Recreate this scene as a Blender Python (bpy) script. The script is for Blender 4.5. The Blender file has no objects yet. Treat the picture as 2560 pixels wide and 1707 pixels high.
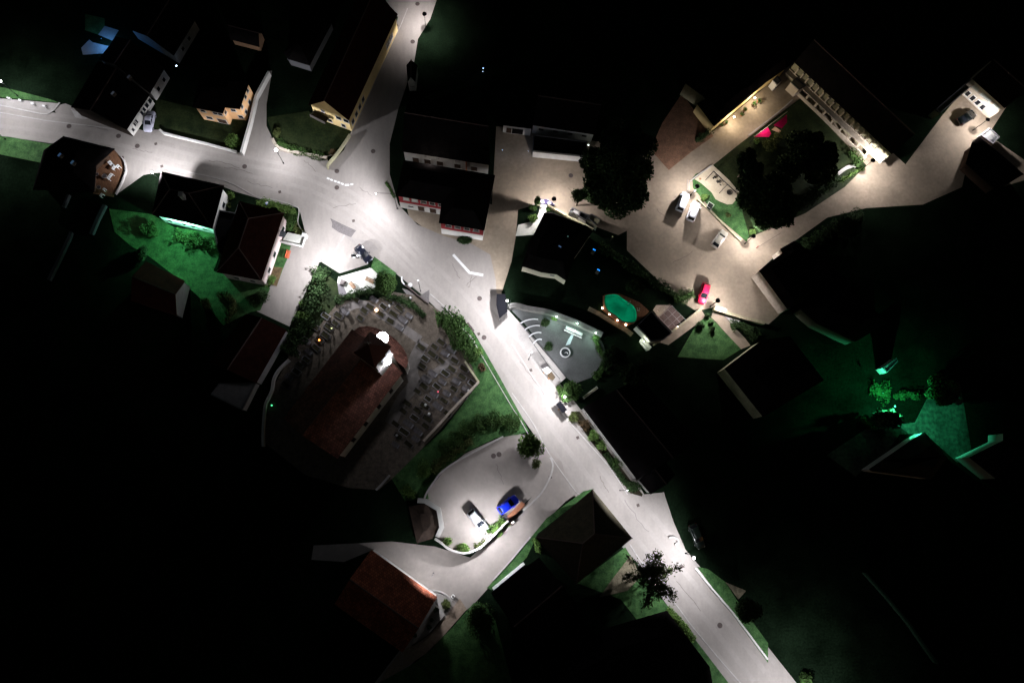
import bpy, bmesh, math, random
from mathutils import Vector, Matrix
import numpy as np
random.seed(7)
R = math.radians
S = bpy.context.scene
C = S.collection
F0, H = 1707.0, 125.0
# ------------------------------------------------------------------ camera (tilted about 13 degrees off straight down)
cam_d = bpy.data.cameras.new('camera'); cam_d.sensor_width = 36; cam_d.lens = 24; cam_d.clip_end = 3000
cam = bpy.data.objects.new('camera', cam_d); C.objects.link(cam); S.camera = cam
NAD = (1170.0, 1230.0)
_n = Vector(((NAD[0]-1280)/F0, -(NAD[1]-853.5)/F0, -1)).normalized()
ROT = _n.rotation_difference(Vector((0, 0, -1)))
cam.rotation_mode = 'QUATERNION'; cam.rotation_quaternion = ROT; cam.location = (0, 0, H)
# ------------------------------------------------------------------ night sky and faint moon
W = bpy.data.worlds.new('World'); S.world = W; W.use_nodes = True
nt = W.node_tree; bg = nt.nodes['Background']
sky = nt.nodes.new('ShaderNodeTexSky'); sky.sky_type = 'NISHITA'; sky.sun_disc = False
sky.sun_elevation = R(2); sky.sun_rotation = R(140)
nt.links.new(sky.outputs[0], bg.inputs[0]); bg.inputs[1].default_value = 0.018
sd = bpy.data.lights.new('moonlight', 'SUN'); sd.energy = 0.0012; sd.angle = R(0.5); sd.color = (.8, .9, 1)
so = bpy.data.objects.new('moonlight', sd); C.objects.link(so); so.rotation_euler = (R(50), 0, R(140))
S.view_settings.view_transform = 'Standard'; S.view_settings.look = 'None'
S.view_settings.exposure = 0; S.view_settings.gamma = 1
S.render.engine = 'CYCLES'
S.cycles.max_bounces = 4; S.cycles.diffuse_bounces = 2; S.cycles.glossy_bounces = 2; S.cycles.transparent_max_bounces = 6
S.cycles.caustics_reflective = False; S.cycles.caustics_refractive = False
S.cycles.sample_clamp_indirect = 3
KL = 5.0   # street light scale

# ------------------------------------------------------------------ picture point -> place on the plane at height z
def P(x, y, z=0.0):
    d = ROT @ Vector(((x-1280)/F0, -(y-853.5)/F0, -1))
    t = (z-H)/d.z
    return Vector((d.x*t, d.y*t, z))
def q(c, r, x, y):
    return (c*640+x/3.672, (0, 427, 854, 1280)[r]+y/3.672)
def Q(c, r, *a): return [q(c, r, x, y) for x, y in a]
def F(*a): return [(x*1.08844, y*1.08844) for x, y in a]
def Z(ox, oy, k, *a): return [(ox+x/k, oy+y/k) for x, y in a]
def PP(pts, z=0.0): return [P(x, y, z) for x, y in pts]

# ------------------------------------------------------------------ materials
MATS = {}
def mat(name, col, rough=.85, nz=None, amt=.25, bump=0, emit=0, metal=0, stretch=None, spec=.12, col2=None, coat=0, fine=None):
    if name in MATS: return MATS[name]
    m = bpy.data.materials.new(name); m.use_nodes = True; MATS[name] = m
    t = m.node_tree; b = t.nodes['Principled BSDF']
    b.inputs['Roughness'].default_value = rough; b.inputs['Metallic'].default_value = metal
    b.inputs['Specular IOR Level'].default_value = spec
    b.inputs['Coat Weight'].default_value = coat
    b.inputs['Base Color'].default_value = (*col, 1)
    if emit:
        b.inputs['Emission Color'].default_value = (*col, 1); b.inputs['Emission Strength'].default_value = emit
    if nz:
        tc = t.nodes.new('ShaderNodeTexCoord'); mp = t.nodes.new('ShaderNodeMapping')
        t.links.new(tc.outputs['Object'], mp.inputs[0])
        if stretch:
            mp.inputs['Rotation'].default_value = (0, 0, stretch[0]); mp.inputs['Scale'].default_value = (stretch[1], 1, 1)
        n = t.nodes.new('ShaderNodeTexNoise'); n.inputs['Scale'].default_value = nz; n.inputs['Detail'].default_value = 6
        n.inputs['Roughness'].default_value = .65
        t.links.new(mp.outputs[0], n.inputs[0])
        r = t.nodes.new('ShaderNodeValToRGB')
        c2 = col2 or tuple(min(1, c*(1+amt)) for c in col)
        r.color_ramp.elements[0].position = .34; r.color_ramp.elements[1].position = .66
        r.color_ramp.elements[0].color = (*[c*(1-amt) for c in col], 1); r.color_ramp.elements[1].color = (*c2, 1)
        t.links.new(n.outputs[0], r.inputs[0]); last = r.outputs[0]
        if fine:
            n2 = t.nodes.new('ShaderNodeTexNoise'); n2.inputs['Scale'].default_value = fine[0]; n2.inputs['Detail'].default_value = 3
            t.links.new(tc.outputs['Object'], n2.inputs[0])
            mr = t.nodes.new('ShaderNodeMapRange'); mr.inputs[1].default_value = .3; mr.inputs[2].default_value = .7
            mr.inputs[3].default_value = 1-fine[1]; mr.inputs[4].default_value = 1+fine[1]*.6
            t.links.new(n2.outputs[0], mr.inputs[0])
            mx = t.nodes.new('ShaderNodeMix'); mx.data_type = 'RGBA'; mx.blend_type = 'MULTIPLY'; mx.inputs[0].default_value = 1
            t.links.new(last, mx.inputs[6]); t.links.new(mr.outputs[0], mx.inputs[7]); last = mx.outputs[2]
        t.links.new(last, b.inputs['Base Color'])
        if bump:
            bp = t.nodes.new('ShaderNodeBump'); bp.inputs['Strength'].default_value = bump; bp.inputs['Distance'].default_value = .1
            n3 = t.nodes.new('ShaderNodeTexNoise'); n3.inputs['Scale'].default_value = nz*6; t.links.new(tc.outputs['Object'], n3.inputs[0])
            t.links.new(n3.outputs[0], bp.inputs['Height']); t.links.new(bp.outputs[0], b.inputs['Normal'])
    return m

def tiles(name, col, rot, pitch=.45):
    """roof tiles: courses across the slope, with per-tile colour"""
    if name in MATS: return MATS[name]
    m = mat(name, col, rough=.8); t = m.node_tree; b = t.nodes['Principled BSDF']
    tc = t.nodes.new('ShaderNodeTexCoord'); mp = t.nodes.new('ShaderNodeMapping'); mp.inputs['Rotation'].default_value = (0, 0, rot)
    t.links.new(tc.outputs['Object'], mp.inputs[0])
    br = t.nodes.new('ShaderNodeTexBrick'); br.inputs['Scale'].default_value = 1
    br.inputs['Brick Width'].default_value = .34; br.inputs['Row Height'].default_value = pitch
    br.inputs['Mortar Size'].default_value = .035; br.inputs['Bias'].default_value = 0
    br.inputs['Color1'].default_value = (*[c*.62 for c in col], 1); br.inputs['Color2'].default_value = (*[min(1, c*1.35) for c in col], 1)
    br.inputs['Mortar'].default_value = (*[c*.45 for c in col], 1)
    t.links.new(mp.outputs[0], br.inputs[0])
    n = t.nodes.new('ShaderNodeTexNoise'); n.inputs['Scale'].default_value = .5; n.inputs['Detail'].default_value = 5
    t.links.new(tc.outputs['Object'], n.inputs[0])
    mr = t.nodes.new('ShaderNodeMapRange'); mr.inputs[1].default_value = .3; mr.inputs[2].default_value = .7; mr.inputs[3].default_value = .65; mr.inputs[4].default_value = 1.25
    t.links.new(n.outputs[0], mr.inputs[0])
    mx = t.nodes.new('ShaderNodeMix'); mx.data_type = 'RGBA'; mx.blend_type = 'MULTIPLY'; mx.inputs[0].default_value = 1
    t.links.new(br.outputs[0], mx.inputs[6]); t.links.new(mr.outputs[0], mx.inputs[7]); t.links.new(mx.outputs[2], b.inputs['Base Color'])
    bp = t.nodes.new('ShaderNodeBump'); bp.inputs['Strength'].default_value = .6; bp.inputs['Distance'].default_value = .05
    t.links.new(br.outputs['Fac'], bp.inputs['Height']); bp.invert = True; t.links.new(bp.outputs[0], b.inputs['Normal'])
    return m

ASPH = (.235, .212, .192)
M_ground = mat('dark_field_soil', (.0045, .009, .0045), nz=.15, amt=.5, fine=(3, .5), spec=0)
M_se = mat('asphalt_main', ASPH, nz=.25, amt=.07, stretch=(R(-33), 3.5), fine=(2.5, .05), bump=.1)
M_w = mat('asphalt_west', ASPH, nz=.25, amt=.07, stretch=(R(78), 3.5), fine=(2.5, .05), bump=.1)
M_as = mat('asphalt_plain', (.24, .195, .145), nz=.16, amt=.20, fine=(1.6, .12), bump=.1)
M_as2 = mat('asphalt_lane', (.235, .208, .187), nz=.14, amt=.16, fine=(1.6, .06), bump=.1)
M_patch = mat('asphalt_patch', (.12, .108, .105), nz=.5, amt=.12, fine=(5, .2))
M_pave = mat('pavement', (.27, .25, .232), nz=.4, amt=.12, fine=(5, .12))
M_kerb = mat('kerb_stone', (.34, .32, .30), nz=1.5, amt=.15)
M_sand = mat('sand', (.42, .36, .26), nz=.5, amt=.12, fine=(6, .12))
M_plaza = mat('pale_plaza', (.45, .45, .40), nz=.4, amt=.08, fine=(4, .08))
M_grav = mat('gravel', (.10, .082, .064), nz=1.2, amt=.35, fine=(9, .4))
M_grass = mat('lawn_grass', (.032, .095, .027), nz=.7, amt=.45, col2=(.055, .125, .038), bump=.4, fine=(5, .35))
M_gdark = mat('shaded_rough_grass', (.010, .020, .005), nz=.35, amt=.4, col2=(.022, .032, .010), bump=.5, fine=(3, .4))  # darker than lawn grass; missing lamplight is put into this colour
M_soil = mat('bed_soil', (.022, .018, .010), nz=1.5, amt=.4, fine=(6, .4))
M_white = mat('white_render', (.50, .485, .45), nz=.6, amt=.07)
M_grey = mat('grey_render', (.34, .33, .31), nz=.6, amt=.12)
M_cream = mat('yellow_render', (.62, .47, .22), nz=.6, amt=.07)
M_peach = mat('peach_render', (.66, .40, .20), nz=.6, amt=.06)
M_red = mat('red_render', (.27, .035, .04), nz=.8, amt=.12)
M_olive = mat('old_render', (.30, .28, .18), nz=.5, amt=.2, fine=(4, .2))
M_stone = mat('stone_wall', (.36, .31, .25), nz=1.2, amt=.2, fine=(5, .2))
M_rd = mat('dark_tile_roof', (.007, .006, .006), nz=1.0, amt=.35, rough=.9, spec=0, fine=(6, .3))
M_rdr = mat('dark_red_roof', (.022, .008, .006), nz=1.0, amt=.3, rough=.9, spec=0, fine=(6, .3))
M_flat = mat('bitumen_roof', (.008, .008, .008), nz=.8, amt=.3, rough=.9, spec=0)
M_win = mat('window_glass', (.01, .012, .016), rough=.15, spec=.5)
M_fr = mat('window_frame', (.45, .43, .40))
M_frd = mat('dark_frame', (.04, .035, .03))
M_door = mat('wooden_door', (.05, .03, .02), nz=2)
M_metal = mat('galvanised_metal', (.35, .35, .36), rough=.4, metal=.6)
M_black = mat('black_metal', (.012, .012, .013), rough=.5)
M_wood = mat('timber', (.25, .13, .06), nz=3, amt=.25)
M_deck = mat('deck_board', (.13, .065, .035), nz=1.2, amt=.3, stretch=(R(20), 4), fine=(6, .2))
M_orange = mat('orange_slats', (.42, .10, .045), rough=.5)
M_wp = mat('white_paint', (.60, .595, .58), nz=4, amt=.08, rough=.6)
M_iron = mat('cast_iron', (.07, .055, .05), nz=6, amt=.3)
M_brick = mat('brick_planter', (.30, .13, .075), nz=2, amt=.3, fine=(9, .3))
M_shade = mat('panel_shade', (.02, .014, .01), nz=2, amt=.4)  # near-black colour carries the shade of an unlit wall side
M_tyre = mat('tyre_rubber', (.012, .012, .012), rough=.8)
M_bark = mat('bark', (.06, .045, .03), nz=4, amt=.3)
LEAF = {
 'dark': mat('leaves_dark', (.022, .042, .014), nz=.9, amt=.45, spec=.1),
 'mid': mat('leaves_mid', (.030, .062, .014), nz=.9, amt=.45, spec=.15),
 'light': mat('leaves_light', (.085, .15, .035), nz=1.2, amt=.4, spec=.15),
 'olive': mat('leaves_olive', (.06, .075, .022), nz=1.2, amt=.4, spec=.15),
 'brown': mat('leaves_rust', (.07, .045, .022), nz=1.2, amt=.4, spec=.15)}

# ------------------------------------------------------------------ object helpers
def tag(o, label=None, cat=None, group=None, kind=None):
    if label: o['label'] = label
    if cat: o['category'] = cat
    if group: o['group'] = group
    if kind: o['kind'] = kind
    return o
def link(name, me, m, parent=None):
    o = bpy.data.objects.new(name, me); C.objects.link(o)
    if m: me.materials.append(m)
    if parent: o.parent = parent
    return o
def mesh(name, verts, faces, m, parent=None, smooth=False):
    me = bpy.data.meshes.new(name); off = parent.location if parent else Vector((0, 0, 0))
    me.from_pydata([tuple(Vector(v)-off) for v in verts], [], faces)
    me.update()
    if smooth: me.shade_smooth()
    return link(name, me, m, parent)
def empty(name, loc, label, cat, group=None):
    o = bpy.data.objects.new(name, None); C.objects.link(o); o.location = loc; o.empty_display_size = .5
    return tag(o, label, cat, group)
def area2(p): return sum(p[i].x*p[(i+1) % len(p)].y-p[(i+1) % len(p)].x*p[i].y for i in range(len(p)))
def prism(pts, z0, z1, top=None):
    if area2(pts) < 0: pts = pts[::-1]
    n = len(pts); tp = top or pts
    v = [Vector((p.x, p.y, z0)) for p in pts]+[Vector((p.x, p.y, z1)) for p in tp]
    f = [tuple(range(n, 2*n)), tuple(range(n-1, -1, -1))]+[(i, (i+1) % n, n+(i+1) % n, n+i) for i in range(n)]
    return v, f
def sheet(name, px, z, m, kind='structure', label=None, cat=None):
    pts = PP(px, z)
    if area2(pts) < 0: pts = pts[::-1]
    o = mesh(name, pts, [tuple(range(len(pts)))], m)
    return tag(o, label, cat, kind=kind)
def slab(name, px, z0, z1, m, kind='structure', parent=None, label=None, cat=None, group=None):
    v, f = prism(PP(px, z1 if z1 > .5 else 0), z0, z1)
    o = mesh(name, v, f, m, parent)
    return tag(o, label, cat, group, kind)
def offs(pts, d):
    """inset a closed polygon by d metres"""
    s = 1 if area2(pts) > 0 else -1
    n = len(pts); out = []
    for i in range(n):
        a, b, c = pts[i-1], pts[i], pts[(i+1) % n]
        e1 = (b-a).to_2d().normalized(); e2 = (c-b).to_2d().normalized()
        n1 = Vector((-e1.y, e1.x))*s; n2 = Vector((-e2.y, e2.x))*s
        k = 1+n1.dot(n2)
        o = (n1+n2)/max(k, .35)*d
        out.append(Vector((b.x+o.x, b.y+o.y, b.z)))
    return out
def ribbon(pts, w, z0, z1):
    """open polyline -> solid strip"""
    n = len(pts); L = []; Rr = []
    for i in range(n):
        a = pts[max(i-1, 0)]; b = pts[min(i+1, n-1)]
        e = (b-a).to_2d().normalized(); nn = Vector((-e.y, e.x, 0))*w/2
        L.append(pts[i]+nn); Rr.append(pts[i]-nn)
    v = []
    for z in (z0, z1):
        for p in L: v.append(Vector((p.x, p.y, z)))
        for p in Rr: v.append(Vector((p.x, p.y, z)))
    f = []
    for i in range(n-1):
        f += [(2*n+i, 3*n+i, 3*n+i+1, 2*n+i+1), (i, i+1, n+i+1, n+i), (i, 2*n+i, 2*n+i+1, i+1), (n+i, n+i+1, 3*n+i+1, 3*n+i)]
    f += [(0, n, 3*n, 2*n), (n-1, 3*n-1, 4*n-1, 2*n-1)]
    return v, f
def strip(name, px, w, z0, z1, m, kind=None, label=None, cat=None, parent=None, group=None):
    v, f = ribbon(PP(px, z1 if z1 > .5 else 0), w, z0, z1)
    return tag(mesh(name, v, f, m, parent), label, cat, group, kind)
def smooth_line(px, k=6):
    out = []
    n = len(px)
    for i in range(n-1):
        p0, p1, p2, p3 = px[max(i-1, 0)], px[i], px[i+1], px[min(i+2, n-1)]
        for j in range(k):
            t = j/k
            out.append(tuple(.5*((2*p1[a])+(-p0[a]+p2[a])*t+(2*p0[a]-5*p1[a]+4*p2[a]-p3[a])*t*t+(-p0[a]+3*p1[a]-3*p2[a]+p3[a])*t**3) for a in (0, 1)))
    out.append(px[-1]); return out
def box(c, ux, w, d, z0, z1):
    """oriented box: centre c, unit dir ux (length w), depth d"""
    ux = Vector((ux.x, ux.y, 0)).normalized(); uy = Vector((-ux.y, ux.x, 0))
    b = [c+ux*sx*w/2+uy*sy*d/2 for sx, sy in ((-1, -1), (1, -1), (1, 1), (-1, 1))]
    v = [Vector((p.x, p.y, z)) for z in (z0, z1) for p in b]
    return v, [(4, 5, 6, 7), (3, 2, 1, 0), (0, 1, 5, 4), (1, 2, 6, 5), (2, 3, 7, 6), (3, 0, 4, 7)]
def join(*vf):
    V = []; Fs = []
    for v, f in vf:
        o = len(V); V += list(v); Fs += [tuple(i+o for i in t) for t in f]
    return V, Fs
def cyl(c, r, z0, z1, n=12, r2=None):
    r2 = r if r2 is None else r2
    v = [Vector((c.x+r*math.cos(2*math.pi*i/n), c.y+r*math.sin(2*math.pi*i/n), z0)) for i in range(n)]
    v += [Vector((c.x+r2*math.cos(2*math.pi*i/n), c.y+r2*math.sin(2*math.pi*i/n), z1)) for i in range(n)]
    return v, [tuple(range(n, 2*n)), tuple(range(n-1, -1, -1))]+[(i, (i+1) % n, n+(i+1) % n, n+i) for i in range(n)]
def tube(a, b, r, n=6, r2=None):
    r2 = r if r2 is None else r2
    d = (b-a).normalized(); u = d.orthogonal().normalized(); w = d.cross(u)
    v = [a+(u*math.cos(2*math.pi*i/n)+w*math.sin(2*math.pi*i/n))*r for i in range(n)]
    v += [b+(u*math.cos(2*math.pi*i/n)+w*math.sin(2*math.pi*i/n))*r2 for i in range(n)]
    return v, [tuple(range(n-1, -1, -1)), tuple(range(n, 2*n))]+[(i, (i+1) % n, n+(i+1) % n, n+i) for i in range(n)]
def ball(c, r, rz=None, n=12, m=7):
    rz = rz or r; v = [Vector((c.x, c.y, c.z+rz))]; f = []
    for j in range(1, m):
        a = math.pi*j/m
        for i in range(n):
            b = 2*math.pi*i/n
            v.append(Vector((c.x+r*math.sin(a)*math.cos(b), c.y+r*math.sin(a)*math.sin(b), c.z+rz*math.cos(a))))
    v.append(Vector((c.x, c.y, c.z-rz)))
    for i in range(n):
        f.append((0, 1+i, 1+(i+1) % n)); f.append((len(v)-1, 1+(m-2)*n+(i+1) % n, 1+(m-2)*n+i))
        for j in range(m-2): f.append((1+j*n+i, 1+(j+1)*n+i, 1+(j+1)*n+(i+1) % n, 1+j*n+(i+1) % n))
    return v, f
def ring(c, r0, r1, z0, z1, n=28, a0=0, a1=2*math.pi):
    full = a1-a0 > 6.28; v = []; f = []; k = n if full else n+1
    for i in range(k):
        a = a0+(a1-a0)*i/n; cs, sn = math.cos(a), math.sin(a)
        v += [Vector((c.x+r*cs, c.y+r*sn, z)) for r, z in ((r0, z0), (r1, z0), (r1, z1), (r0, z1))]
    for i in range(n):
        a = i*4; b = ((i+1) % k)*4
        for j in range(4): f.append((a+j, a+(j+1) % 4, b+(j+1) % 4, b+j))
    return v, f

# ------------------------------------------------------------------ windows
def wall_item(root, A, B, t, z, w, h, kind='window', frame=None, glass=None, proud=.03):
    """a window or door in the wall A->B at fraction t; outward side is right of A->B"""
    e = Vector((B.x-A.x, B.y-A.y, 0)); L = e.length; e.normalize(); nrm = Vector((e.y, -e.x, 0))
    c = A+e*L*t; c.z = 0
    fw = .09
    def bar(s, z0, ww, hh, d0, d1):
        cc = c+e*s+nrm*(d0+d1)/2
        return box(cc, e, ww, d1-d0, z0, z0+hh)
    fr = join(bar(-w/2+fw/2, z, fw, h, -.05, proud), bar(w/2-fw/2, z, fw, h, -.05, proud),
              bar(0, z, w-2*fw, fw, -.05, proud), bar(0, z+h-fw, w-2*fw, fw, -.05, proud))
    if kind == 'window':
        fr = join(fr, bar(0, z-.08, w+.2, .08, -.05, .12))
    fo = mesh(kind, *fr, frame or M_fr, root)
    fo2 = mesh('pane' if kind == 'window' else 'door_leaf', *bar(0, z+fw, w-2*fw, h-2*fw, -.02, proud-.02), glass or (M_win if kind == 'window' else M_door))
    fo2.parent = fo; fo2.data.transform(Matrix.Translation(-root.location))
    return fo

# ------------------------------------------------------------------ building
def building(name, label, cat, px, ze, zr, roof, wall, kind='gable', ov=.4, axis=0, wins=(), group=None, d=2.4, lower=None, chim=(), world=None, clad=()):
    cs = world or PP(px, ze)
    if area2(cs) < 0: sgn = -1
    else: sgn = 1
    ctr = sum(cs, Vector())/len(cs); ctr.z = 0
    root = empty(name, ctr, label, cat, group)
    inn = offs(cs, ov); n = len(cs)
    # walls
    v = []; f = []
    zt = ze-.02
    split = lower[0] if lower else None
    def wallband(z0, z1, m, nm, mul=0.0):
        pts = offs(cs, ov-mul)
        vv = [Vector((p.x, p.y, z0)) for p in pts]+[Vector((p.x, p.y, z1)) for p in pts]
        ff = [(i, (i+1) % n, n+(i+1) % n, n+i) if sgn > 0 else (n+i, n+(i+1) % n, (i+1) % n, i) for i in range(n)]
        ff.append(tuple(range(2*n-1, n-1, -1)) if sgn < 0 else tuple(range(n, 2*n)))
        if z1 == zt and kind == 'gable' and n == 4:
            zz = ze+(zr-ze)*.97-.18
            a = (axis+3) % 4
            for (i, j) in ((axis+3, axis), (axis+1, axis+2)):
                i %= 4; j %= 4
                mid = (pts[i]+pts[j])/2
                vv.append(Vector((mid.x, mid.y, zz))); ff.append((n+i, n+j, len(vv)-1) if sgn > 0 else (n+j, n+i, len(vv)-1))
        return mesh(nm, vv, ff, m, root)
    if lower:
        wallband(0, split, lower[1], 'lower_wall', .03); wallband(split, zt, wall, 'wall')
    else:
        wallband(0, zt, wall, 'wall')
    # roof
    th = .18
    if kind in ('gable', 'hip') and n == 4:
        c = [cs[(axis+i) % 4] for i in range(4)]
        r0 = (c[3]+c[0])/2; r1 = (c[1]+c[2])/2
        if kind == 'hip':
            e = (r1-r0); wd = (c[3]-c[0]).length/2*.95; e.normalize()
            if (r1-r0).length < 2*wd: wd = (r1-r0).length*.45
            r0 = r0+e*wd; r1 = r1-e*wd
        r0 = Vector((r0.x, r0.y, zr)); r1 = Vector((r1.x, r1.y, zr))
        v = c+[r0, r1]; v = v+[p-Vector((0, 0, th)) for p in v]
        top = [(0, 1, 5, 4), (2, 3, 4, 5)]
        if kind == 'hip': top += [(1, 2, 5), (3, 0, 4)]
        f = [t if sgn > 0 else t[::-1] for t in top]+[tuple(i+6 for i in (t[::-1] if sgn > 0 else t)) for t in top]
        edge = [(0, 1), (1, 2), (2, 3), (3, 0)] if kind == 'hip' else [(0, 1), (1, 5), (5, 2), (2, 3), (3, 4), (4, 0)]
        f += [(a, a+6, b+6, b) for a, b in edge]
        ro = mesh('roof', v, f, roof, root)
        rc = tube(r0+Vector((0, 0, .03)), r1+Vector((0, 0, .03)), .12, 6)
        if kind == 'hip':
            for a, b in ((c[0], r0), (c[3], r0), (c[1], r1), (c[2], r1)): rc = join(rc, tube(a+Vector((0, 0, .03)), b+Vector((0, 0, .03)), .1, 6))
        mesh('ridge_cap', *rc, MATS.get('ridge_tile') or mat('ridge_tile', (.07, .05, .045)), root)
    elif kind == 'poly':
        i2 = offs(cs, d); v = list(cs)+[Vector((p.x, p.y, zr)) for p in i2]+[p-Vector((0, 0, th)) for p in cs]
        f = [(i, (i+1) % n, n+(i+1) % n, n+i) for i in range(n)]+[tuple(range(n, 2*n))]
        f += [(2*n+i, 2*n+(i+1) % n, (i+1) % n, i) for i in range(n)]+[tuple(range(3*n-1, 2*n-1, -1))]
        if sgn < 0: f = [t[::-1] for t in f]
        ro = mesh('roof', v, f, roof, root)
    else:
        ro = mesh('roof', *prism(cs, ze-th, ze), roof, root)
        cl = offs(cs, .12); pa = ribbon(cl+[cl[0]], .2, ze, ze+.22); mesh('parapet', *pa, mat('parapet_cap', (.10, .10, .10)), root)
    for (cx, cy) in chim:
        p = P(cx, cy, zr+.6); mesh('chimney', *join(box(p, Vector((1, 0, 0)), .7, .7, ze, zr+.9), box(p, Vector((1, 0, 0)), .85, .85, zr+.9, zr+1.0)), M_grey, root)
    for i in clad:  # dark panels added over chosen walls to stand in for shade
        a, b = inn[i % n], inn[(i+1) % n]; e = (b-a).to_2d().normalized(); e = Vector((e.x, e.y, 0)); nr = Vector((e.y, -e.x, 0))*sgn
        mesh('wall_shade_panel', *box((a+b)/2+nr*.05, e, (a-b).length, .1, 0, zt-.05), M_shade, root)
        if kind == 'gable': mesh('gable_shade_panel', [a+nr*.1+Vector((0, 0, -.1)), b+nr*.1+Vector((0, 0, -.1)), (a+b)/2+nr*.1+Vector((0, 0, (zr-ze)*.97-.2))], [(0, 1, 2)], M_shade, root)
    for wdef in wins:
        i, ts, z, w, h = wdef[:5]; kd = wdef[5] if len(wdef) > 5 else 'window'; gl = wdef[6] if len(wdef) > 6 else None; frm = wdef[7] if len(wdef) > 7 else None
        a, b = inn[i % n], inn[(i+1) % n]
        if sgn < 0: a, b = b, a; ts = [1-t for t in ts]
        for t in ts: wall_item(root, a, b, t, z, w, h, kd, glass=gl, frame=frm, proud=.08)
    return root

# ================================================================== GROUND, ROADS, LAWNS
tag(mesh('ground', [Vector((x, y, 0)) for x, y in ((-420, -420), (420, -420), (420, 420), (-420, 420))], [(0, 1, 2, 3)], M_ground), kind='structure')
sheet('main_road', [(985, 505), (1040, 560), (1110, 590), (1180, 610)]+Q(1, 1, (2150, 770), (2200, 1000), (2215, 1220), (2240, 1360))+F((1175, 740), (1215, 800), (1290, 885), (1330, 935), (1400, 1025), (1460, 1100), (1480, 1135), (1525, 1130), (1548, 1200), (1585, 1285), (1650, 1350), (1700, 1405), (1760, 1480), (1830, 1568), (1890, 1640), (1690, 1640), (1645, 1568), (1590, 1480), (1540, 1400), (1470, 1300), (1435, 1262), (1350, 1165), (1310, 1130), (1262, 1060), (1235, 1010), (1200, 960), (1150, 870), (1110, 800), (1075, 740), (1035, 715), (985, 690), (930, 645), (905, 625), (860, 590), (835, 600), (870, 540), (880, 500)), .016, M_se)
sheet('west_road', F((-70, 228), (0, 243), (130, 262), (118, 245), (150, 238), (180, 250), (195, 268), (300, 300), (365, 298), (545, 350), (553, 350), (560, 340), (589, 250), (617, 163), (625, 163), (612, 240), (612, 290), (632, 330), (660, 345), (752, 362), (755, 382), (790, 345), (808, 302), (822, 260), (900, 90), (914, 40), (885, 0), (860, -40), (1010, -40), (1003, 0), (988, 45), (960, 90), (950, 150), (915, 250), (895, 330), (895, 400), (915, 470), (1000, 560), (960, 620), (900, 622), (855, 592), (845, 607), (780, 628), (735, 600), (665, 750), (590, 715), (612, 675), (640, 620), (655, 570), (643, 545), (697, 540), (700, 530), (690, 490), (685, 478), (600, 458), (540, 440), (515, 430), (370, 396), (330, 402), (270, 445), (245, 400), (290, 372), (255, 345), (225, 338), (160, 318), (120, 330), (0, 312), (-70, 300)), .010, M_w)
sheet('lower_lane', F((1310, 1130), (1350, 1165), (1330, 1130), (1300, 1150), (1240, 1210), (1180, 1280), (1130, 1340), (1090, 1385), (1060, 1410), (1010, 1460), (940, 1530), (880, 1568), (840, 1620), (820, 1620), (920, 1490), (960, 1440), (1000, 1370), (850, 1265), (790, 1290), (715, 1285), (720, 1252), (900, 1243), (1000, 1255), (1080, 1280), (1140, 1225), (1200, 1165), (1262, 1095), (1265, 1060), (1255, 1030), (1290, 1060)), .020, M_as2)
sheet('car_park', F((985, 1125), (1020, 1080), (1070, 1040), (1140, 1008), (1190, 995), (1240, 1010), (1275, 1060), (1270, 1100), (1210, 1150), (1160, 1205), (1100, 1265), (1040, 1262), (1005, 1235), (1010, 1180), (970, 1145)), .024, M_as2)
sheet('square', F((1440, 520), (1500, 440), (1510, 385), (1600, 290), (1640, 300), (1825, 142), (2052, 352), (2080, 378), (2165, 265), (2235, 180), (2312, 245), (2270, 310), (2400, 400), (2300, 430), (2260, 400), (2222, 375), (2210, 430), (2120, 470), (1990, 478), (1900, 500), (1796, 575), (1740, 625), (1800, 715), (1765, 745), (1640, 705), (1600, 715), (1560, 690), (1440, 575)), .010, M_as)
sheet('courtyard_lane', F((1130, 470), (1140, 290), (1230, 300), (1370, 325), (1560, 330), (1560, 470), (1420, 540), (1230, 470), (1190, 482), (1185, 540), (1175, 600), (1150, 680), (1120, 690), (1080, 590), (1005, 545), (940, 500), (930, 460), (1040, 440)), .008, M_as)
sheet('entrance_pavement', Q(0, 0, (-60, 880), (10, 905), (540, 950), (520, 1000), (460, 1040), (410, 1050), (0, 970), (-60, 955)), .014, M_pave)
strip('kerb', smooth_line(Q(0, 0, (-80, 950), (0, 968), (200, 1010), (400, 1048), (470, 1030), (520, 985), (548, 945))), .25, 0, .12, M_kerb, 'structure')
strip('kerb', Q(0, 0, (-60, 1020), (0, 1035), (430, 1110), (900, 1165), (1150, 1200)), .18, 0, .06, M_kerb, 'structure')
strip('kerb', smooth_line(Q(1, 0, (640, 1440), (760, 1400), (840, 1300), (880, 1210), (1000, 960), (1190, 520), (1330, 230), (1390, 80))), .16, 0, .07, M_kerb, 'structure')
strip('kerb', smooth_line(Q(2, 2, (0, 470), (200, 760), (330, 1010), (560, 1340), (620, 1400))), .16, 0, .07, M_kerb, 'structure')
strip('kerb', smooth_line(Q(2, 2, (0, 20), (240, 390), (480, 680), (700, 930), (900, 1160), (1060, 1400))), .16, 0, .06, M_kerb, 'structure')
strip('kerb', smooth_line(Q(2, 3, (1080, 290), (1200, 470), (1500, 840), (1650, 1040), (1900, 1340), (2100, 1568))), .18, 0, .07, M_kerb, 'structure')
strip('kerb', smooth_line(Q(1, 2, (2000, 0), (2150, 260), (2350, 600))+Q(2, 2, (60, 690), (150, 850))), .12, 0, .12, M_kerb, 'structure')
strip('kerb', smooth_line(Q(1, 1, (1600, 1130), (1760, 1280), (1850, 1400), (1950, 1500), (2010, 1568))), .18, 0, .1, M_kerb, 'structure')
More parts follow.
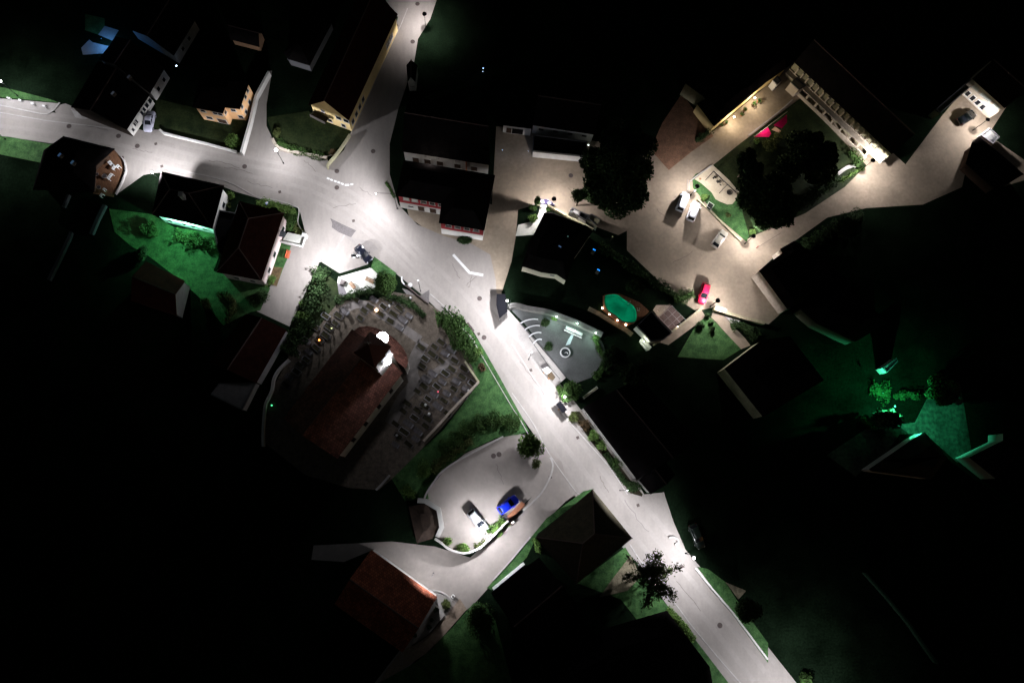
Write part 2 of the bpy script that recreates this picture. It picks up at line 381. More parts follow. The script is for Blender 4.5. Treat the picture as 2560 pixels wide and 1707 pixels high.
strip('kerb', smooth_line(Q(2, 2, (350, 1060), (375, 1130), (350, 1240), (260, 1400), (80, 1568))), .3, 0, .10, M_kerb, 'structure')
strip('kerb', smooth_line(Q(0, 1, (1560, -20), (2060, 90))+Q(1, 1, (0, 235), (180, 270), (360, 325), (395, 370), (385, 480), (440, 570))), .16, 0, .08, M_kerb, 'structure')
for k, off_ in enumerate((-4.2, -1.6, 1.4, 4.0)):
    cl = smooth_line([(1080, 680), (1150, 750), (1225, 840), (1290, 930), (1380, 1040), (1480, 1170), (1570, 1290), (1680, 1420), (1800, 1560), (1900, 1690)])
    pts = [(x+off_*9.5, y-off_*8) for x, y in cl]
    strip('wheel_track', pts, .9, .012, .0195, mat('worn_asphalt', (.248, .225, .205), nz=.3, amt=.06, fine=(2.5, .05)), 'structure')
for k, off_ in enumerate((-3.4, -1.2, 1.6, 3.8)):
    cl = smooth_line([(-40, 300), (110, 318), (300, 352), (450, 395), (600, 425), (760, 460), (880, 520), (980, 600), (1080, 700)])
    strip('wheel_track', [(x+off_*1.5, y-off_*9) for x, y in cl], .8, .012, .0175, MATS['worn_asphalt'], 'structure')
sheet('asphalt_patch', Q(1, 1, (680, 435), (790, 490), (918, 548), (872, 612), (760, 565), (695, 520), (700, 480)), .022, M_patch)
sheet('asphalt_patch', Q(1, 1, (1005, 780), (800, 580), (880, 615), (1060, 650), (1125, 720)), .019, mat('car_shadow_asphalt', (.215, .195, .18), nz=.6, amt=.08, fine=(5, .12)))  # cast shadow of the black car put in as darker asphalt
strip('traffic_island_line', Q(1, 1, (1810, 770), (1960, 935), (2085, 958)), .5, 0.012, .022, M_wp, 'structure')
for i, (x, y) in enumerate([(663, 72), (693, 85), (728, 97), (760, 108), (792, 121), (835, 131), (880, 126)]):
    a = .35+.0*i; strip('dash_marking', [q(1, 1, x-12-(8 if i == 5 else 0), y-5*(i < 5)), q(1, 1, x+12+(8 if i == 5 else 0), y+5*(i < 5)-(2 if i == 6 else 0))], .35, .012, .022, M_wp, 'structure')
strip('paving_line', Q(1, 1, (820, 580), (680, 810)), .35, 0.012, .020, M_pave, 'structure')
# thin tar seams and cracks in the asphalt
random.seed(3)
for (x, y, dx, dy) in [(400, 424, 60, 12), (560, 418, 70, 14), (760, 400, 30, 30), (480, 446, 90, 20), (620, 455, 60, 16), (520, 400, 80, 18), (1130, 660, 18, 36), (1180, 690, -8, 30), (1166, 712, 26, -20), (1300, 905, 60, 80), (1420, 1040, 60, 75), (1560, 1250, 60, 80), (1690, 1450, 60, 75), (830, 520, 60, -12), (900, 470, 30, 20), (1240, 1160, 20, 50), (1500, 1190, 20, 40), (1420, 470, 40, 30), (1640, 520, 30, 30), (1680, 660, 50, -30), (330, 372, 50, 10), (200, 312, 70, 14)]:
    pts = [(x+dx*t/7+random.uniform(-2.5, 2.5), y+dy*t/7+random.uniform(-2.5, 2.5)) for t in range(8)]
    strip('asphalt_crack', pts, .055, .012, .0262, mat('tar_seam', (.06, .05, .045)), 'structure')
# lawns and beds
def lawn(px, z=.06, m=None, name='lawn'): return slab(name, px, 0, z, m or M_grass)
lawn(Q(0, 0, (1430, 905), (1530, 930), (1765, 985), (2060, 985), (2300, 900), (2215, 1390), (2165, 1385), (1470, 1195), (1400, 1170)), .06, M_gdark)  # shade of this and the next garden is in the grass colour
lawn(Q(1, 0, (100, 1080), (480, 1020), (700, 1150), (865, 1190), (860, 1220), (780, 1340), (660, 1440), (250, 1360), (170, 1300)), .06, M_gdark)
lawn(Q(0, 0, (-60, 790), (100, 820), (480, 920), (540, 945), (10, 895), (-60, 880)))
lawn(Q(0, 0, (-60, 1245), (100, 1260), (480, 1330), (400, 1500), (0, 1420), (-60, 1400)))
sheet('gravel_bed', Q(0, 0, (650, 1000), (690, 1020), (850, 1070), (830, 1090), (760, 1095), (690, 1080)), .022, M_kerb)
lawn(Q(0, 1, (1000, 350), (1400, 400), (1600, 520), (2080, 590), (1960, 920), (2350, 1020))+Q(1, 1, (60, 1020), (130, 1080), (40, 1280), (-60, 1300))+Q(0, 1, (2050, 1420), (1850, 1180), (1650, 1000), (1360, 780), (1200, 690), (1050, 560)), .05)
lawn(Q(1, 1, (215, 660), (320, 690), (290, 800), (240, 920), (190, 1060), (100, 1040), (75, 950)), .08)
lawn(Q(1, 1, (1085, 788), (1290, 940), (1270, 985), (1180, 1000), (1120, 950), (1055, 890)), .10)
slab('lawn', F((1050, 760), (1075, 745), (1110, 800), (1150, 870), (1200, 960), (1215, 990), (1190, 998), (1140, 1005), (1070, 1038), (1018, 1078), (980, 1125), (985, 1145), (930, 1150), (900, 1100), (960, 1040), (1020, 985), (1100, 880)), 0, .04, M_grass)
slab('churchyard', F((735, 625), (775, 655), (790, 690), (860, 690), (900, 670), (960, 680), (1040, 735), (1060, 790), (1102, 878), (1010, 988), (960, 1040), (900, 1100), (870, 1125), (800, 1120), (700, 1090), (600, 1010), (605, 930), (660, 830), (668, 760)), 0, .03, M_grav)
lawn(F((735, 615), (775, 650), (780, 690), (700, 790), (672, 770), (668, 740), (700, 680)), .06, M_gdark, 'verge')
slab('plaza', Q(1, 1, (745, 1030), (755, 975), (1045, 893), (1090, 905), (1140, 960), (1100, 1060), (1060, 1095), (1040, 1085), (960, 1110), (850, 1155), (780, 1090)), 0, .05, M_plaza)
lawn(F((1340, 1128), (1365, 1122), (1235, 1225), (1210, 1280), (1130, 1355), (1118, 1350), (1180, 1282), (1255, 1190)), .06)
lawn(Q(2, 3, (1040, 320), (1100, 420), (1230, 570), (1270, 660), (1460, 900), (1700, 1190), (1990, 1568), (1700, 1568), (1550, 1500), (1000, 800), (600, 650)), .05)
sheet('gravel_path', Q(2, 3, (1085, 400), (1150, 510), (1210, 560), (1060, 720), (800, 780), (900, 640)), .066, mat('path_gravel', (.15, .13, .085), nz=1, amt=.3, fine=(6, .3)))
lawn(Q(1, 3, (2000, 830), (2100, 850), (2200, 1000), (2350, 1568), (1120, 1568), (1480, 1370), (1800, 1060)), .03)
lawn(Q(2, 3, (1700, 500), (1800, 520), (1960, 640), (2060, 800), (2350, 1200), (2350, 1380)), .06)
sheet('gravel_path', Q(2, 3, (1960, 640), (2150, 720), (2080, 800)), .066, mat('path_gravel'
 , (.15, .13, .085)))
lawn(F((1590, 410), (1598, 400), (1620, 392), (1700, 470), (1720, 540), (1715, 556), (1650, 500), (1592, 432)), .06)
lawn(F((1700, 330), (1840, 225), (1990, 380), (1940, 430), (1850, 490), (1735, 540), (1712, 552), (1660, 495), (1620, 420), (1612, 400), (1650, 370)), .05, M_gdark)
slab('sand_pit', Z(1700, 400, 7.127, (255, 345), (480, 170), (580, 90), (880, 370), (1075, 600), (1060, 640), (930, 790), (840, 795), (700, 740), (630, 700), (560, 580), (380, 420)), 0, .075, M_sand)
lawn(Z(1740, 720, 8.71, (0, 800), (210, 620), (330, 660), (440, 760), (560, 890), (840, 1180), (980, 1330), (600, 1568), (-400, 1500)), .05)
sheet('garden_path', Z(1740, 720, 8.71, (370, 520), (600, 570), (720, 730), (1060, 1080), (1190, 1250), (980, 1330), (560, 880), (440, 740), (330, 640)), .03, M_as)
sheet('alley', Z(1740, 720, 8.71, (100, 450), (210, 620), (0, 800), (-600, 1240), (-800, 1180)), .03, M_as)
slab('sunken_plaza', Z(1240, 740, 7.127, (215, 200), (400, 150), (700, 200), (1100, 320), (1800, 640), (1930, 900), (1950, 1100), (1700, 1450), (1400, 1560), (1250, 1450), (500, 480)), 0, .03, mat('sunken_paving', (.078, .080, .078), nz=.4, amt=.15, fine=(4, .12)))
sheet('pavement', Z(1240, 740, 7.127, (60, 400), (210, 240), (430, 480), (1250, 1450), (1130, 1560), (950, 1568), (400, 830), (120, 540)), .034, M_pave)
sheet('garden_soil', Q(2, 1, (0, 1100), (500, 1080), (900, 1300), (1100, 1480), (900, 1560), (400, 1300), (0, 1180)), .012, M_ground)
sheet('east_yard', Q(3, 2, (540, 1040), (900, 800), (1350, 740), (1480, 480), (1760, 360), (1830, 760), (1870, 1000), (1740, 1110), (1440, 840), (1210, 850), (1100, 1000), (800, 1240), (770, 1210)), .012, mat('yard_turf', (.06, .075, .05), nz=.12, amt=.75, fine=(1.5, .5)))
slab('planting_bed', Q(2, 2, (540, 640), (620, 640), (1090, 1275), (1200, 1400), (1190, 1420), (1090, 1390), (920, 1160), (720, 910)), 0, .08, M_soil)

# ================================================================== BUILDINGS
tree_mats = None
B = building
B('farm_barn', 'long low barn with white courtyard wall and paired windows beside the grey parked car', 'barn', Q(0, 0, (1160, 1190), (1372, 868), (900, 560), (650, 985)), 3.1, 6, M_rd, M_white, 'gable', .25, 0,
  [(0, [.10], .7, .7, 1.1), (0, [.24, .30], 1.1, .8, 1.2), (0, [.58, .66], 1.1, .9, 1.3), (0, [.80, .94], 1.1, .9, 1.3)], clad=(3,))  # road side gets an added panel with shade in its colour
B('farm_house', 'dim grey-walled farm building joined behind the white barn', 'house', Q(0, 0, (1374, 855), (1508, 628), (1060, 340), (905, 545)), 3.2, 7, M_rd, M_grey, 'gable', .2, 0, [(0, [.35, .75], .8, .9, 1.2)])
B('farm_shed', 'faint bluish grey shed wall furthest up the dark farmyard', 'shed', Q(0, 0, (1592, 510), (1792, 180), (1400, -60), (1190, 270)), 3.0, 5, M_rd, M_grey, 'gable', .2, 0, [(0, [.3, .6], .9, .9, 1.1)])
B('peach_house', 'peach coloured two storey house with stepped front in a hedged garden', 'house', Q(0, 0, (1765, 985), (2045, 1040), (2065, 985), (2200, 1000), (2290, 745), (1850, 640)), 4.9, 7.4, M_rd, M_peach, 'poly', .35, 0,
  [(0, [.22, .68, .86], 3.2, 1.0, .9), (0, [.30], .8, 1.3, 1.0), (0, [.76], .1, 1.9, 1.6, 'door'), (2, [.5], 3.1, 1.0, .9), (2, [.75], .8, 1.0, 1.1), (1, [.5], 3.0, .8, .9), (3, [.15, .55, .8], 3.2, .8, 1.0), (3, [.2, .6], .9, .9, 1.2)])
B('long_farmhouse', 'long dark red roofed house with yellow gable and balcony along the north road', 'house', Q(1, 0, (850, 1105), (1300, 130), (925, -30), (480, 965)), 4.9, 9, M_rdr, M_cream, 'gable', .35, 0,
  [(0, [.05, .12, .19, .26], 1.0, 1.1, 1.5), (0, [.80, .87], 1.2, 1.6, 1.5, 'window', None, M_wp), (3, [.72, .93], 3.0, 1.2, 1.2), (3, [.30], 3.6, .8, .8), (3, [.42, .8], .6, 1.0, 1.2)])
bal = bpy.data.objects['long_farmhouse']
a, b_ = P(*q(1, 0, 525, 1085)), P(*q(1, 0, 665, 1150))
a, b_ = P(*q(1, 0, 510, 1040), 2.6), P(*q(1, 0, 650, 1110), 2.6)
mesh('balcony', *join(box((a+b_)/2, b_-a, (b_-a).length, 1.5, 2.45, 2.6), box((a+b_)/2+Vector((-.2, -.7, 0)), b_-a, (b_-a).length, .08, 2.6, 3.5)), M_frd, bal)
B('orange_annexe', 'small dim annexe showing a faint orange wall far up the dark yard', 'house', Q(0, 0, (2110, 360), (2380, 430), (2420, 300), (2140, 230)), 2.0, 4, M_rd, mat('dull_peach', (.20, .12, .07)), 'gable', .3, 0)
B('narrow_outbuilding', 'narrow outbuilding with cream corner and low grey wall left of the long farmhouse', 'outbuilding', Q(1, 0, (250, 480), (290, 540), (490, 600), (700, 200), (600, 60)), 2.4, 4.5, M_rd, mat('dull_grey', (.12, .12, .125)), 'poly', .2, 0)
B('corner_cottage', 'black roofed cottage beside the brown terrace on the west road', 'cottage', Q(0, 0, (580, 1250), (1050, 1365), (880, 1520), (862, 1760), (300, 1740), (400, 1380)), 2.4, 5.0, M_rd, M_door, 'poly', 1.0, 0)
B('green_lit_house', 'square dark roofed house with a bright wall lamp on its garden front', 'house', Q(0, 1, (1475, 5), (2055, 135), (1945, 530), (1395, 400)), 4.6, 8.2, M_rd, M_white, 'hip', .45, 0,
  [(1, [.3], 1.0, 1.2, 1.2), (2, [.2, .42, .6, .85], 1.0, 1.1, 1.2)], chim=[(453, 487)])
B('hip_roof_house', 'dark hipped roof house with pale side wall and terrace with steps', 'house', [(598, 503), (710, 532), (653, 701), (541, 680)], 4.6, 8.6, M_rdr, mat('pink_render', (.62, .50, .47), nz=.6, amt=.06), 'hip', .35, 1,
  [(1, [.15, .55, .8], 1.0, 1.2, 1.3), (2, [.3, .7], 1.0, 1.1, 1.2)])
B('link_garage', 'low flat black roof linking the two dark houses', 'garage', Q(0, 1, (2010, 360), (2155, 385), (2190, 300), (2230, 400), (2080, 860), (2000, 740), (1960, 540)), 2.6, 2.6, M_flat, M_white, 'flat', .1)
B('wall_barn', 'dark barn with a long pale lane-side wall west of the churchyard', 'barn', F((565, 720), (658, 757), (588, 880), (480, 830)), 3.4, 6.2, M_rdr, M_grey, 'gable', .2, 1)
B('grey_roof_store', 'low store with pale grey sheet roof below the lane-side barn', 'shed', F((503, 880), (589, 878), (557, 942), (483, 906)), 2.4, 2.4, mat('grey_sheet_roof', (.16, .15, .145), nz=1, amt=.12), M_grey, 'flat', .1)
B('lost_cottage', 'almost unlit red roofed cottage at the edge of the green garden', 'cottage', F((335, 600), (425, 645), (405, 725), (300, 690)), 3.2, 5.6, mat('very_dark_red', (.05, .012, .008), nz=1, amt=.3), M_grey, 'gable', .3, 0)
B('facade_house', 'dark roofed house with long white facade, brown downpipe and dark doorways', 'house', Q(1, 0, (1340, 1390), (2150, 1515), (2110, 1000), (1420, 880)), 4.4, 8.2, M_rd, M_white, 'gable', .25, 0,
  [(0, [.13, .27, .42, .63, .83], .4, 1.4, 1.9, 'door'), (0, [.25, .40, .62], 3.2, .7, .45)])
rh = bpy.data.objects['facade_house']
mesh('downpipe', *tube(P(*q(1, 0, 1930, 1478), 4.2), Vector((*P(*q(1, 0, 1930, 1478), 4.2).xy, .1)), .16, 8), M_brick, rh)
B('red_house', 'large black roofed house with red upper storey and white ground floor', 'house', [(990, 489), (1103, 509), (1097, 557), (1211, 576), (1238, 438), (1009, 400)], 6.0, 8.4, M_rd, M_red, 'poly', .3, 0,
  [(0, [.17, .36], 4.0, 1.15, 1.3, 'window', mat('lit_blind', (.55, .6, .55))), (0, [.56, .75, .95], 4.0, 1.15, 1.3), (0, [.24], 1.1, 1.1, .6), (0, [.48, .75], .1, 1.4, 2.3, 'door'), (0, [.95], 1.0, .6, 1.1),
   (2, [.18, .40, .62, .84], 4.0, 1.15, 1.3)], lower=(2.6, M_white))
B('stub_gable', 'little white gable standing by the dark north road', 'outbuilding', Q(1, 0, (1392, 752), (1462, 752), (1480, 600), (1380, 600)), 3.2, 5, M_rd, M_white, 'gable', .05, 1, [(0, [.5], 1.4, 1.0, .3)])
B('courtyard_house', 'low white house with shuttered windows at the back of the north courtyard', 'house', Q(2, 0, (188, 1148), (757, 1235), (830, 860), (260, 780)), 3.3, 6.5, M_rd, M_white, 'gable', .15, 0, [(0, [.14, .38, .62, .86], 1.6, 1.1, .8)])
B('courtyard_garage', 'white walled garage with dark arched gate beside the courtyard house', 'garage', [q(1, 0, 2268, 1148), q(2, 0, -10, 1158), q(2, 0, 180, 1182), q(2, 0, 200, 1000), q(1, 0, 2300, 960)], 2.9, 3.4, M_rd, M_white, 'poly', .05, 0, [(0, [.8], .1, 1.2, 2.1, 'door'), (1, [.35], .1, 2.4, 2.2, 'door', M_rd)])
B('carport', 'black flat roofed carport in front of the courtyard house', 'carport', Q(2, 0, (195, 1235), (690, 1300), (680, 1440), (190, 1390)), 2.6, 2.6, M_flat, M_grey, 'flat', .15)
B('garden_villa', 'rambling black roofed house with bright west wall and pale south gable', 'house', Z(1280, 480, 6.533, (530, 335), (350, 710), (320, 720), (160, 1215), (215, 1225), (480, 1310), (730, 1345), (890, 1450), (1020, 1080), (1320, 640), (1230, 560), (660, 335)), 3.2, 5.6, M_rd, mat('cream_wall', (.46, .42, .32), nz=.6, amt=.1), 'poly', .15, 0, [(5, [.75], 1.6, 1.0, .6)], d=1.8)
for nm, pts, m_, z in (('garden_shed', [(980, 250), (1110, 315), (1080, 395), (930, 320)], M_grey, 2.0), ('garden_shed', [(1115, 310), (1265, 380), (1210, 480), (1085, 400)], M_flat, 2.2), ('garden_shed', [(1290, 350), (1450, 450), (1395, 570), (1235, 440)], M_olive, 2.2)):
    lab = {M_grey: 'grey topped shed nearest the post lamp behind the garden villa', M_flat: 'black topped shed in the middle of three behind the villa', M_olive: 'olive topped shed furthest right of three behind the villa'}[m_]
    B(nm, lab, 'shed', Z(1280, 480, 6.533, *pts), z, z, m_, M_grey, 'flat', .05, group='sheds behind the garden villa')
# manor with arcade
court_px = Q(3, 0, (245, 570), (1140, 1415))
n2 = [q(3, 0, 1300, 1260), q(3, 0, 405, 415)]
man = B('manor_wing', 'long manor wing with two rows of arcade bays facing the paved court', 'manor', court_px+n2, 4.6, 9, M_rd, M_olive, 'gable', .12, 0)
cs = offs(PP(court_px+n2, 4.6), .12); a, b_ = cs[0], cs[1]
e = (b_-a).to_2d().normalized(); e = Vector((e.x, e.y, 0)); nr = Vector((e.y, -e.x, 0)); L = (b_-a).length
if nr.dot(P(1900, 600)-a) < 0: nr = -nr
M_mw = mat('manor_plaster', (.44, .38, .30), nz=.6, amt=.12)
mesh('cornice', *box((a+b_)/2+nr*.25, e, L, .3, 2.35, 2.6), M_mw, man)
mesh('gallery_floor', *box((a+b_)/2+nr*.9, e, L, 1.1, 2.1, 2.3), M_mw, man)
for i in range(18):
    c = a+e*L*(.055+.9*i/17)
    mesh('bay_pier', *box(c+nr*.2, e, .34, .5, 2.6, 4.4), M_mw, man)
for i in range(9):
    c = a+e*L*(.16+.72*i/8)
    mesh('arcade_pier', *box(c+nr*1.25, e, .42, .35, 0.02, 2.1), M_mw, man)
mesh('parapet', *box((a+b_)/2+nr*1.5, e, L*.8, .2, 0.02, .9), M_mw, man)
for i in range(17):
    c = a+e*L*(.055+.9*(i+.5)/17)
    mesh('shutter', *box(c+nr*.02, e, 1.5, .06, 2.75, 3.95), mat('bay_infill', (.22, .21, .14), nz=1, amt=.2), man)
B('manor_north_wing', 'dark roofed manor wing with wall lamps lighting planters in the court', 'manor', [q(2, 0, 1858, 1160), q(2, 0, 2340, 752), q(3, 0, 175, 622), q(3, 0, 60, 470), q(2, 0, 2140, 700), q(2, 0, 1700, 950)], 3.2, 5.5, M_rd, M_cream, 'poly', .12, d=1.2)
B('court_hut', 'small white topped hut in the upper corner of the manor court', 'shed', Q(3, 0, (40, 740), (85, 695), (125, 745), (80, 785)), 2.2, 2.2, M_white, M_white, 'flat', .05)
B('entrance_annex', 'pale flat topped annex over the arcade at the top of the court', 'annexe', Q(3, 0, (205, 760), (255, 718), (350, 795), (280, 830)), 2.5, 2.5, M_mw, M_mw, 'flat', .05)
sheet('brown_yard', Q(2, 0, (1270, 1375), (1440, 1562), (1640, 1400), (1850, 1250), (1560, 860), (1380, 1130)), .026, mat('rusty_paving', (.17, .095, .06), nz=.8, amt=.3, fine=(5, .3)))
B('olive_wall_barn', 'barn with broad dim olive wall left of the manor court', 'barn', Q(2, 0, (1590, 762), (1755, 880), (1925, 1090), (2200, 850), (1800, 560)), 4.2, 6, M_rd, M_olive, 'poly', .1, 0, d=1.4)
# east yard
B('yard_house', 'house with four white framed openings facing the walled yard with the black car', 'house', Q(3, 0, (1880, 722), (2178, 990), (2330, 820), (2040, 560)), 4.6, 8, M_rd, M_mw, 'gable', .1, 0,
  [(0, [.20, .36, .52, .68], .5, 1.0, 1.4, 'window', None, M_wp), (0, [.22, .48, .60, .86], 3.0, 1.5, .8, 'window', mat('lit_blind', (.55, .6, .55)), M_wp)])
B('yard_lean_to', 'narrow tiled lean-to along the upper left side of the walled yard', 'outbuilding', Q(3, 0, (1535, 1005), (1860, 725), (1895, 770), (1580, 1045)), 2.4, 2.4, tiles('olive_tiles', (.10, .10, .06), R(40), .5), M_olive, 'flat', .05)
B('ribbed_roof_shed', 'small shed with bright white ribbed roof beside the yard lamp', 'shed', Q(3, 0, (1945, 1245), (2032, 1175), (2128, 1260), (2062, 1332)), 2.3, 2.3, mat('ribbed_sheet', (.5, .5, .46), nz=1, amt=.1), M_white, 'flat', .05)
rs = bpy.data.objects['ribbed_roof_shed']; p0, p1, p2, p3 = PP(Q(3, 0, (1950, 1245), (2030, 1180), (2122, 1260), (2062, 1325)), 2.35)
for i in range(9):
    t = (i+.5)/9; mesh('roof_rib', *tube(p0.lerp(p3, t)+Vector((0, 0, .02)), p1.lerp(p2, t)+Vector((0, 0, .02)), .05, 4), M_metal, rs)
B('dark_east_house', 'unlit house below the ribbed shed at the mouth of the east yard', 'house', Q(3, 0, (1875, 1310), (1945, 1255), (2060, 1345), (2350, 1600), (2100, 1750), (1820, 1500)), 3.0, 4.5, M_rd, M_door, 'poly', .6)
B('corner_block', 'dark block whose stone wall closes the square on the right', 'house', [(1898, 676), (1957, 632), (1951, 622), (1986, 602), (2120, 700), (1970, 773)], 4.2, 6, M_rd, M_stone, 'poly', .12, d=1)
B('lower_east_barn', 'barn with long olive wall fading into the dark east side', 'barn', [(1812, 921), (1908, 1042), (2060, 950), (1975, 840), (1905, 850)], 4.4, 7, M_rd, M_olive, 'poly', .1, d=3)
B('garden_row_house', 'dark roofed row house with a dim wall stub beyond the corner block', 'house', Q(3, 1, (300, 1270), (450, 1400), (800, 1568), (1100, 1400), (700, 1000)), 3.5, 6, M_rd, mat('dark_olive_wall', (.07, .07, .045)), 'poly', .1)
# white terrace house in the south east
B('white_terrace_house', 'long low house with bright white wall above the roadside planting', 'house', Q(2, 2, (650, 604), (1146, 1262), (1700, 900), (1180, 330)), 3.1, 7, M_rd, M_white, 'gable', .15, 0, [(0, [.07, .24, .42], 1.0, .8, .9), (0, [.62, .72, .86], 1.3, .5, .3)])
B('porch_house', 'dark roofed corner house above the paved bend of the main road', 'house', Q(2, 2, (1165, 1270), (1275, 1400), (1500, 1220), (1400, 1080)), 2.8, 5, M_rd, M_grey, 'gable', .2, 0)
B('hipped_corner_house', 'large dark hipped roof reaching the edge of the main road', 'house', [(1482, 1223), (1581, 1345), (1441, 1460), (1339, 1343)], 4.4, 8.6, mat('worn_brown_roof', (.035, .03, .018), nz=1, amt=.3, fine=(6, .3)), M_grey, 'hip', 1.3, 1)
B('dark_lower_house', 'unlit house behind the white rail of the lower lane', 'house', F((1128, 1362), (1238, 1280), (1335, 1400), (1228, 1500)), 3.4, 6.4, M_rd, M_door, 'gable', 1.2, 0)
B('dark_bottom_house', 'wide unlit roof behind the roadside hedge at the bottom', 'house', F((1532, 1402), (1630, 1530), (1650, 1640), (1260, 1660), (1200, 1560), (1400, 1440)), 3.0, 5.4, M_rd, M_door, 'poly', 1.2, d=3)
B('red_tile_house', 'red tiled roof lit at its lane edge in the lower left', 'house', [(928, 1374), (1093, 1492), (1006, 1630), (836, 1510)], 3.6, 7.0, tiles('red_tiles', (.20, .06, .032), R(-36)), M_white, 'gable', .18, 0)
B('carpark_store', 'low brown roofed store wedged against the white car park wall', 'store', Z(1030, 1180, 6.534, (225, 510), (435, 645), (468, 890), (330, 1085), (80, 1160), (-60, 560)), 1.0, 1.5, mat('brown_felt', (.035, .024, .018), nz=.6, amt=.4), M_grey, 'poly', .05, d=1.6)
# pool house & pergola
pool_house = B('pool_house', 'black flat roofed pool house between the pool and the pergola', 'house', Z(1450, 680, 7.127, (1275, 690), (1390, 830), (1640, 1085), (1480, 1215), (1260, 1240), (1130, 1090), (1000, 960)), 2.8, 2.8, M_flat, M_white, 'flat', .1)
B('green_yard_house', 'house whose window wall glows green near the right edge', 'house', Q(3, 2, (1850, 1060), (2165, 905), (2165, 838), (2330, 1000), (2100, 1260)), 4.0, 5.5, M_rd, mat('green_lit_render', (.4, .42, .36), nz=.6, amt=.1), 'poly', .05, d=1.6)
B('green_tiled_house', 'tiled roof house with broken white eaves beside the green lit yard', 'house', Q(3, 2, (1345, 885), (1440, 830), (1650, 1060), (1500, 1260), (960, 1190), (930, 1170)), 3.0, 5.2, tiles('shed_tiles', (.014, .014, .010), R(60), .4), M_white, 'poly', .1, d=2)
B('small_green_hut', 'small hut with teal lit edge above the glowing shrubs', 'hut', Q(3, 2, (1048, 240), (1180, 145), (1190, 185), (1090, 288)), 2.2, 2.2, mat('hut_roof', (.2, .28, .24)), M_white, 'flat', .05)

# ------------------------------------------------------------------ church
ch_px = [(880, 823), (1007, 932), (843, 1146), (709, 1045)]
zc = 8.0
church = B('church', 'village church with long rust red nave roof and floodlit tower', 'church', ch_px, zc, 14.0, tiles('church_tiles', (.12, .052, .038), R(40)), M_white, 'gable', .45, 1,
  [(1, [.18, .38, .60, .80], 2.5, 1.0, 4.6)])
tw_px = [(889, 870), (916, 840), (971, 875), (943, 910)]
tw = PP(tw_px, 22); tc_ = sum(tw, Vector())/4
# square up the tower
ax = (PP(ch_px, zc)[2]-PP(ch_px, zc)[1]).normalized(); ay = Vector((-ax.y, ax.x, 0))
TW = 3.5
def tsq(c, s, z, sx=1.0): return [Vector((c.x, c.y, z))+ax*s*i*sx/2+ay*s*j/2 for i, j in ((-1, -1), (1, -1), (1, 1), (-1, 1))]
tcb = P(931, 874, 20); tcb.z = 0
v, f = prism(tsq(tcb, TW, 0), 0, 20); tower = mesh('tower', [p for p in v], f, M_white, church)
mesh('cornice', *prism(tsq(tcb, TW+.4, 0), 19.5, 19.8), M_kerb, church); mesh('string_course', *prism(tsq(tcb, TW+.25, 0), 14.3, 14.5), M_kerb, church)
rt = tsq(tcb, TW+.7, 20); mesh('spire', rt+[Vector((tcb.x, tcb.y, 24.0))], [(0, 1, 4), (1, 2, 4), (2, 3, 4), (3, 0, 4), (3, 2, 1, 0)], mat('spire_red', (.09, .035, .03)), church)
mesh('spire_cross', *join(tube(Vector((tcb.x, tcb.y, 23.9)), Vector((tcb.x, tcb.y, 25.6)), .06), tube(Vector((tcb.x-.5, tcb.y, 25.1)), Vector((tcb.x+.5, tcb.y, 25.1)), .05)), M_metal, church)
for k, dv in enumerate((ax, ay, -ax, -ay)):
    c = Vector((tcb.x, tcb.y, 0))+dv*(TW/2+.04)
    mesh('belfry_opening', *box(c, Vector((-dv.y, dv.x, 0)), 1.3, .1, 15.5, 18.3), M_frd, church)
ap = PP(ch_px, zc); am = (ap[0]+ap[1])/2
apc = Vector((am.x, am.y, 0))-ax*.5
v = []; f = []; rr = (ap[1]-ap[0]).length/2-.6
seg = 9
for i in range(seg+1):
    an = -math.pi/2+math.pi*i/seg
    d_ = -ax*math.cos(an)*rr*.55+ay*math.sin(an)*rr
    v.append(apc+d_+Vector((0, 0, 0)))
base = v; top = [p+Vector((0, 0, 7.2)) for p in v]
n_ = len(v)
mesh('apse_wall', base+top, [(i, i+1, n_+i+1, n_+i) for i in range(n_-1)], M_white, church)
ap_o = [apc+(p-apc)*1.08+Vector((0, 0, 7.2)) for p in base]
mesh('apse_roof', ap_o+[apc+Vector((0, 0, 11.0))], [(i, i+1, n_) for i in range(n_-1)], tiles('church_tiles', (.18, .06, .036), R(40)), church)

# ================================================================== GARDEN WALLS, FENCES
def wallthing(name, label, px, w, h, m, cat='wall', group=None, cap=None):
    pts = PP(px, h); c = Vector((pts[0].x, pts[0].y, 0))
    root = empty(name, c, label, cat, group)
    mesh('wall_body', *ribbon(pts, w, 0, h-.06), m, root)
    mesh('coping', *ribbon(pts, w+.08, h-.06, h), cap or m, root)
    return root
wallthing('garden_wall', 'tall straight white wall between the peach house garden and the side lane', Q(0, 0, (2212, 1398), (2290, 1120), (2345, 880))+Q(1, 0, (115, 655)), .35, 1.5, M_white)
wallthing('garden_wall', 'low white wall along the road in front of the peach house garden', Q(0, 0, (1462, 1188), (1500, 1222), (1900, 1318), (2168, 1392)), .3, .6, M_white)
wallthing('garden_wall', 'curved pale wall around the farmhouse garden by the glowing lamp', smooth_line(Q(1, 0, (150, 1270), (175, 1320), (240, 1368), (420, 1405), (650, 1445))), .45, .6, M_stone)
fw = wallthing('slatted_fence', 'green edged slatted fence on the garden corner at the junction', smooth_line(Q(1, 0, (655, 1535), (660, 1500), (720, 1430), (780, 1350), (860, 1230))), .25, 1.0, M_olive, 'fence')
wallthing('garden_wall', 'thin pale kerb wall around the brown terrace', smooth_line(Q(0, 0, (1110, 1440), (1140, 1480), (1155, 1560)))+smooth_line(Z(200, 360, 9.8, (1120, 640), (1040, 880), (920, 1120), (860, 1220))), .14, .5, M_kerb)
